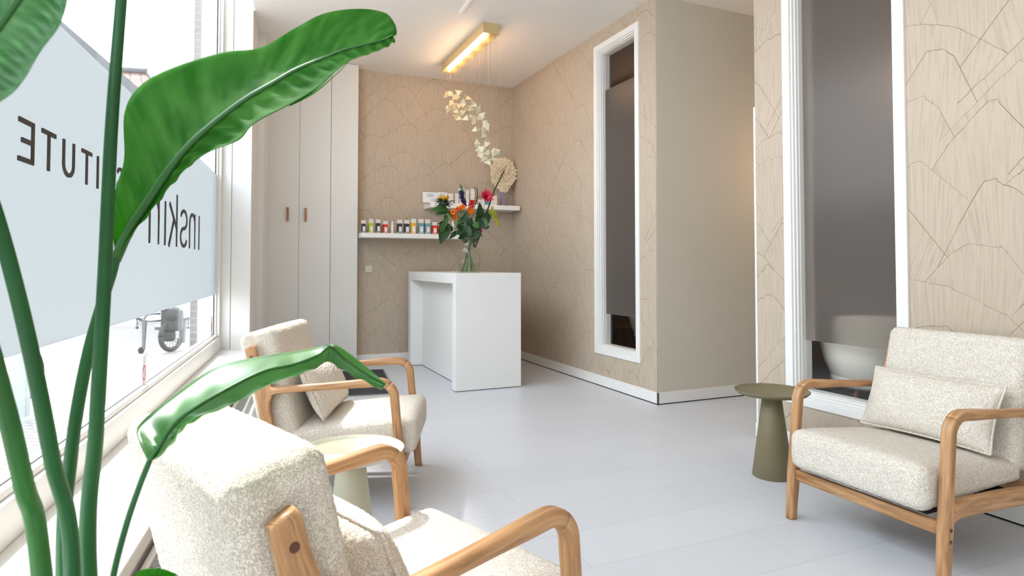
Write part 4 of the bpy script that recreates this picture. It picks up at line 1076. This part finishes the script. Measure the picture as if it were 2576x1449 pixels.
# kniphofia
e = flower('torch_lily', 'red and orange torch-shaped flower in the middle of the bouquet', (-.05, -.02), [fp(1176, 590), fp(1181, 550), fp(1185, 520)], .005)
for mi_, (ta, tb), mt_ in ((0, (0, .55), 'petal_red'), (1, (.5, 1), 'petal_orange')):
    q = MB()
    for k in range(110):
        t = ta+(tb-ta)*random.random(); c = fp(1187-4.5*t, 502+36*t); a = random.uniform(0, 2*pi); r = .010+.017*sin(min(1, t*1.25)*pi*.6)
        d = V((cos(a)*.7, sin(a)*.7, -.8)); q.tube([c+V((cos(a), sin(a), 0))*r*.4, c+V((cos(a), sin(a), 0))*r+d*.012], (.0035, .002), 5)
    q2 = P2(q.build('florets', mt_ if mi_ == 0 else 'petal_orange', e), e)
    if mi_ == 1: q2['label'] = 'orange lower florets'
# crocosmia
e = flower('crocosmia', 'thin dark seed spike with small red blooms right of the torch flower', (-.03, .05), [fp(1186, 575), fp(1190, 540), fp(1197, 505), fp(1201, 485), fp(1196, 472)], .0022, 'twig')
q = MB()
for k in range(20): y = 474+k*2.1; xx = 1196.5+4*sin((y-472)/45*pi)-(y-472)*.1+(2.5 if k % 2 else -2.5); q.ball(fp(xx, y), .0055, 6, 4, sc=(1, 1, 1.6))
P2(q.build('buds', 'twig', e), e)
q = MB()
for k in range(9): c = fp(1192+random.uniform(-2, 5), 514+random.uniform(-7, 5)); d = V((random.uniform(-1, 1), -.4, random.uniform(-.2, 1))).normalized(); leafshape(q, c, c+d*.03, .012, (0, 0, 1), n=5)
P2(q.build('blooms', 'petal_red', e), e)
# dahlia
e = flower('dahlia', 'crimson and pink dahlia at the right of the bouquet', (-.06, .03), [fp(1204, 590), fp(1212, 545), fp(1220, 510)], .004)
q = MB(); c = fp(1222, 497)
for k in range(64):
    lay = k/64; a = k*2.4; el = radians(-10+85*lay); d = V((cos(a)*cos(el), -.55-.6*lay+sin(a)*cos(el)*.25, sin(a)*cos(el)+.2)).normalized(); L_ = .095*(1-.4*lay)
    leafshape(q, c, c+d*L_*random.uniform(.8, 1.05), .022, (0, -1, .2) if abs(d.y) < .9 else (0, 0, 1), n=6, cup=.5)
P2(q.build('petals', 'petal_dahlia', e, smooth=True), e)
q = MB(); q.ball(c+V((.012, -.03, -.008)), .016, 8, 6); P2(q.build('flower_centre', 'petal_yellow', e, smooth=True), e)
# tall dark branch
e = flower('curved_branch', 'long dark curving branch with a green pointed tip rising above the bouquet', (-.07, .0), [fp(1196, 620), fp(1216, 560), fp(1231, 515), fp(1243, 480), fp(1258, 450), fp(1268, 430)], .010, 'twig')
q = MB(); q.tube(bez([fp(1258, 450), fp(1266, 434), fp(1271, 416)]), lambda t: .01, 8) if False else q.tube(bez([fp(1256, 454), fp(1265, 437), fp(1271, 416)]), (.009, .001), 8); P2(q.build('pod_tip', 'foliage2', e, smooth=True), e)
# dill umbel
e = flower('dill_umbel', 'lime green dill umbel drooping at the right edge of the bouquet', (-.05, -.05), [fp(1200, 600), fp(1225, 560), fp(1233, 545)], .003)
c = fp(1233, 545); q = MB(); q2 = MB()
for k in range(60):
    tx_ = random.uniform(1236, 1254); ty_ = 530+((tx_-1236)/18)**1.5*35+random.uniform(-10, 8); p = fp(tx_, ty_, random.uniform(-.08, .08))
    q.tube(bez([c, (c+p)/2+V((0, 0, .02)), p], 5), .0009, 4)
    for j in range(5): q2.ball(p+V((random.uniform(-.012, .012), random.uniform(-.012, .012), random.uniform(-.012, .012))), .0042, 5, 4)
P2(q.build('rays', 'petal_lime', e), e); P2(q2.build('florets', 'petal_lime', e), e)
# pink bloom
e = flower('pink_bloom', 'small light pink bloom low on the right of the bouquet', (-.02, -.06), [fp(1190, 620), fp(1204, 590), fp(1212, 578)], .0025)
q = MB(); c = fp(1214, 575)
for k in range(16): a = 2*pi*k/16; d = V((cos(a), -.5, sin(a))).normalized(); leafshape(q, c, c+d*.026, .010, (0, -1, 0), n=4)
P2(q.build('petals', 'petal_pink', e), e)
# hanging amaranth leaves at left
e = flower('amaranth', 'green branch with large drooping leaves hanging over the left side of the desk', (.04, .05), [fp(1166, 590), fp(1145, 575), fp(1122, 565)], .004)
for a, b, w in (((1118, 568), (1102, 560), .06), ((1120, 566), (1136, 570), .05), ((1122, 560), (1108, 612), .115), ((1125, 568), (1126, 598), .05), ((1140, 575), (1120, 575), .06), ((1150, 583), (1128, 600), .045), ((1118, 557), (1104, 575), .05)):
    leafpart(e, 'leaf', fp(*a), fp(*b, -.04), w, mat='foliage', droop=.01)
q = MB()
for k in range(60): q.ball(fp(random.uniform(1108, 1120), random.uniform(560, 584), -.05), .0055, 6, 4)
P2(q.build('buds', 'foliage2', e), e)
# leafy branches
specs_l = [('tall dark serrated leaf stem behind the dahlia', (-.02, .03), [fp(1190, 600), fp(1203, 560)], [((1200, 572), (1206, 508), .085), ((1203, 560), (1195, 585), .06), ((1206, 575), (1228, 533), .075), ((1206, 580), (1238, 535), .05)], 'foliage'),
           ('leafy stem with pale rounded leaves at the right', (-.06, .02), [fp(1195, 610), fp(1210, 575)], [((1208, 572), (1222, 548), .09), ((1206, 568), (1188, 566), .06), ((1212, 572), (1232, 571), .045), ((1204, 590), (1213, 592), .03)], 'foliage2'),
           ('dark leafy filler stem behind the blooms at the left', (.04, .01), [fp(1174, 600), fp(1160, 570)], [((1165, 575), (1150, 562), .05), ((1165, 580), (1180, 548), .05), ((1168, 585), (1150, 590), .05), ((1170, 580), (1160, 545), .045), ((1172, 595), (1152, 600), .045), ((1166, 570), (1172, 535), .05)], 'foliage'),
           ('dark leafy filler stem above the middle of the vase', (.0, .05), [fp(1182, 600), fp(1182, 575)], [((1182, 590), (1185, 545), .05), ((1182, 592), (1172, 560), .06), ((1184, 592), (1198, 562), .06), ((1182, 600), (1168, 585), .05), ((1186, 598), (1202, 585), .05), ((1190, 600), (1210, 582), .045), ((1180, 604), (1188, 570), .06)], 'foliage'),
           ('dark leafy stem among the orange blooms', (.05, -.03), [fp(1172, 590), fp(1162, 560)], [((1166, 575), (1148, 572), .05), ((1164, 570), (1176, 530), .055), ((1168, 585), (1186, 560), .05), ((1164, 580), (1146, 590), .045), ((1170, 592), (1160, 566), .05)], 'foliage'),
           ('dark leafy filler stem just above the vase rim', (-.04, -.04), [fp(1176, 610), fp(1170, 590)], [((1175, 604), (1158, 578), .06), ((1176, 602), (1188, 580), .06), ((1176, 606), (1162, 606), .045), ((1178, 600), (1178, 566), .055), ((1192, 606), (1204, 600), .04)], 'foliage')]
for lab, bt0, path, lv, mt_ in specs_l:
    e = flower('leafy_stem', lab, bt0, path, .004)
    for a, b, w in lv: leafpart(e, 'leaf', fp(*a, random.uniform(-.04, .04)), fp(*b, random.uniform(-.06, .03)), w*1.4, nrm=(random.uniform(-.4, .4), -1, .3), mat=mt_, n=14, serr=.2)

# ------------------------------------------------------------------ broad-leaved plant in the foreground
PT = V((-.125, .80, 0))
pt = empty('broad_leaf_plant', PT, label='tall green broad-leaved houseplant rising close to the camera at left', cat='plant')
q = MB(); q.lathe([(0, 0), (.07, 0), (.075, .01), (.09, .34), (.088, .345), (.082, .34), (.08, .31), (0, .31)], PT, 40); P2(q.build('pot', 'pot', pt, smooth=True), pt)
q = MB(); q.lathe([(0, .312), (.079, .312)], PT, 24); P2(q.build('soil', 'soil', pt), pt)
def stemp(pts, r0, r1, m='petiole', base=(0, 0)):
    b = PT+V((base[0], base[1], .30)); q = MB(); q.tube(bez([b]+pts, 12), (r0, r1), 14); return P2(q.build('petiole', m, pt, smooth=True), pt)
D = .95
stemp([atd(222, 1449, D*.95), atd(242, 1080, D), atd(262, 720, D), atd(280, 330, D), atd(305, 0, D*1.02), atd(325, -250, D), atd(340, -500, D)], .0125, .0062, base=(.02, .03))
stemp([atd(160, 1449, D), atd(178, 1150, D*1.04), atd(215, 920, D*1.08), atd(256, 765, D*1.1), atd(280, 690, 1.045), atd(292, 645, 1.043)], .011, .0075, base=(-.02, .04))
stemp([atd(182, 1449, .86), atd(130, 1150, .84), atd(70, 850, .82), atd(4, 590, .8), atd(-60, 400, .78), atd(-160, 150, .76)], .011, .008, base=(-.03, -.01))
stemp([atd(105, 1449, .78), atd(60, 1220, .76), atd(10, 1010, .74), atd(-60, 780, .72), atd(-190, 560, .70)], .012, .009, m='petiole_light', base=(-.01, -.03))
stemp([atd(262, 1600, .83), atd(285, 1449, .84), atd(318, 1320, .835), atd(350, 1225, .84), atd(376, 1160, .84)], .0045, .0036, base=(.03, .0))
def blade(name, secs, pleat=.0026, npl=21, nw=12, rib=.006, rb='leafrib', mat='leaf'):
    """secs: list of (t, upper point, rib point, lower point)"""
    U = bez([s[0] for s in secs], 12); Rb = bez([s[1] for s in secs], 12); Lw = bez([s[2] for s in secs], 12); n = len(U)
    q = MB(); vs = []; uv = []
    for i in range(n):
        t = i/(n-1)
        nrm = (U[i]-Rb[i]).cross(Rb[min(i+1, n-1)]-Rb[max(i-1, 0)]); nrm = nrm.normalized() if nrm.length > 1e-9 else V((0, -1, 0))
        for side, E_ in ((0, U), (1, Lw)):
            for k in range(nw+1):
                s_ = k/nw; p = Rb[i].lerp(E_[i], s_)
                ph = t*npl*2*pi-s_*3.0
                p = p+nrm*(pleat*(.45 if side == 0 else 1.5)*sin(ph)*sin(pi*min(1, s_*1.1))+.012*sin(pi*s_)*(1 if side == 0 else .7))
                vs.append(p); uv.append((t-s_*.15+side*.37, s_))
    m = 2*(nw+1); fs = []
    for i in range(n-1):
        for side in (0, 1):
            for k in range(nw):
                a = i*m+side*(nw+1)+k; f = (a, a+1, a+1+m, a+m); fs.append(f if side else f[::-1])
    q.faces(vs, fs, uv); o = P2(q.build(name, mat, pt, smooth=True), pt)
    s_ = o.modifiers.new('thickness', 'SOLIDIFY'); s_.thickness = .0006
    if rib:
        q = MB(); q.tube(Rb, (rib, .0012), 10); r_ = q.build('midrib', rb, o, smooth=True)
    return o
T = lambda x, y, d: atd(x, y, d)
for tip, top, w in ((atd(-160, 150, .76), atd(-420, -300, .8), .2), (atd(-190, 560, .70), atd(-560, 240, .7), .18), (atd(340, -500, D), atd(520, -1100, D*1.1), .22)):
    q = MB(); leafshape(q, tip, top, w, (0, -1, .2), n=16, cup=.2); P2(q.build('leaf_blade', 'leaf', pt, smooth=True), pt)
# main leaf
dm = 1.045
secs = [(T(288, 625, dm), T(290, 655, dm), T(296, 660, dm)),
        (T(285, 560, dm), T(325, 580, dm), T(322, 600, dm-.01)),
        (T(290, 480, dm+.02), T(378, 500, dm), T(385, 520, dm-.01)),
        (T(312, 400, dm+.05), T(425, 430, dm+.0), T(450, 440, dm-.015)),
        (T(313, 285, dm+.08), T(478, 365, dm+.01), T(520, 385, dm-.02)),
        (T(350, 218, dm+.1), T(545, 305, dm+.02), T(600, 352, dm-.03)),
        (T(430, 172, dm+.1), T(618, 250, dm+.03), T(640, 310, dm-.035)),
        (T(560, 132, dm+.1), T(690, 208, dm+.04), T(730, 262, dm-.03)),
        (T(655, 120, dm+.1), T(745, 176, dm+.05), T(800, 220, dm-.02)),
        (T(740, 72, dm+.1), T(810, 148, dm+.06), T(846, 178, dm)),
        (T(815, 34, dm+.1), T(865, 126, dm+.07), T(885, 150, dm+.03)),
        (T(900, 22, dm+.11), T(920, 112, dm+.08), T(930, 134, dm+.05)),
        (T(968, 32, dm+.11), T(965, 100, dm+.09), T(972, 116, dm+.07)),
        (T(994, 62, dm+.1), T(988, 88, dm+.09), T(990, 96, dm+.08))]
blade('leaf_blade', secs, rib=.0085)
# torn strip of the main leaf
q = MB(); sp_ = bez([T(735, 252, dm-.0), T(800, 222, dm-.02), T(850, 182, dm-.02), T(880, 150, dm-.01)], 10); sq_ = bez([T(728, 268, dm-.02), T(790, 236, dm-.03), T(846, 188, dm-.02), T(882, 150, dm-.01)], 10)
q.faces(sp_+sq_, [(i, i+1, len(sp_)+i+1, len(sp_)+i) for i in range(len(sp_)-1)]); P2(q.build('torn_leaf_strip', 'leaf', pt, smooth=True), pt).modifiers.new('t', 'SOLIDIFY').thickness = .0006
# drooping leaf in front of the armchairs
d2 = .84
U2 = [(372, 1158, 0), (350, 1108, .02), (352, 1066, .05), (440, 992, .10), (540, 925, .13), (650, 897, .14), (740, 884, .14), (806, 872, .12), (838, 866, .06), (880, 890, .05), (930, 930, .04), (972, 965, .01)]
R2 = [(376, 1160), (400, 1125), (425, 1085), (470, 1040), (560, 985), (660, 935), (740, 916), (800, 893), (832, 872), (870, 905), (922, 940), (968, 966)]
L2 = [(380, 1160), (432, 1108), (458, 1068), (505, 1042), (590, 1012), (685, 962), (752, 938), (800, 918), (822, 908), (850, 918), (900, 942), (962, 966)]
rd = [0, .0, .01, .02, .05, .09, .12, .15, .17, .19, .20, .21]
secs = [(T(u[0], u[1], d2+e_+u[2]), T(r[0], r[1], d2+e_), T(l[0], l[1], d2+e_-.01)) for u, r, l, e_ in zip(U2, R2, L2, rd)]
blade('leaf_blade', secs, rib=.003, pleat=.0012, npl=14, mat='leafgloss')
# blurred leaf at the upper left
d3 = .60
pale_ = 'paleleaf'
secs = [(T(-180, 330, d3), T(-175, 340, d3), T(-165, 345, d3)), (T(-190, 180, d3), T(-95, 215, d3), T(0, 255, d3-.01)), (T(-150, 60, d3), T(-40, 120, d3), T(55, 205, d3-.01)),
        (T(-90, -30, d3), T(20, 40, d3), T(100, 130, d3)), (T(0, -110, d3), T(75, -40, d3), T(150, 60, d3)), (T(90, -150, d3), T(120, -100, d3), T(172, -20, d3)), (T(165, -160, d3), T(166, -155, d3), T(180, -140, d3))]
blade('leaf_blade', secs, rib=.004, mat=pale_)
stemp([atd(-30, 1500, .7), atd(-110, 1100, .66), atd(-170, 700, .62), atd(-176, 342, .6)], .008, .005, base=(-.04, -.03))
# little leaf at the bottom edge
secs = [(T(330, 1500, 1.0), T(332, 1500, 1.0), T(334, 1500, 1.0)), (T(340, 1446, 1.0), T(360, 1470, .99), T(360, 1500, .98)), (T(372, 1431, 1.0), T(392, 1460, .99), T(395, 1500, .98)), (T(410, 1432, 1.01), T(425, 1455, 1.0), T(430, 1490, .99)), (T(445, 1445, 1.02), T(447, 1448, 1.02), T(449, 1452, 1.02))]
blade('leaf_blade', secs, rib=.002, pleat=.001)
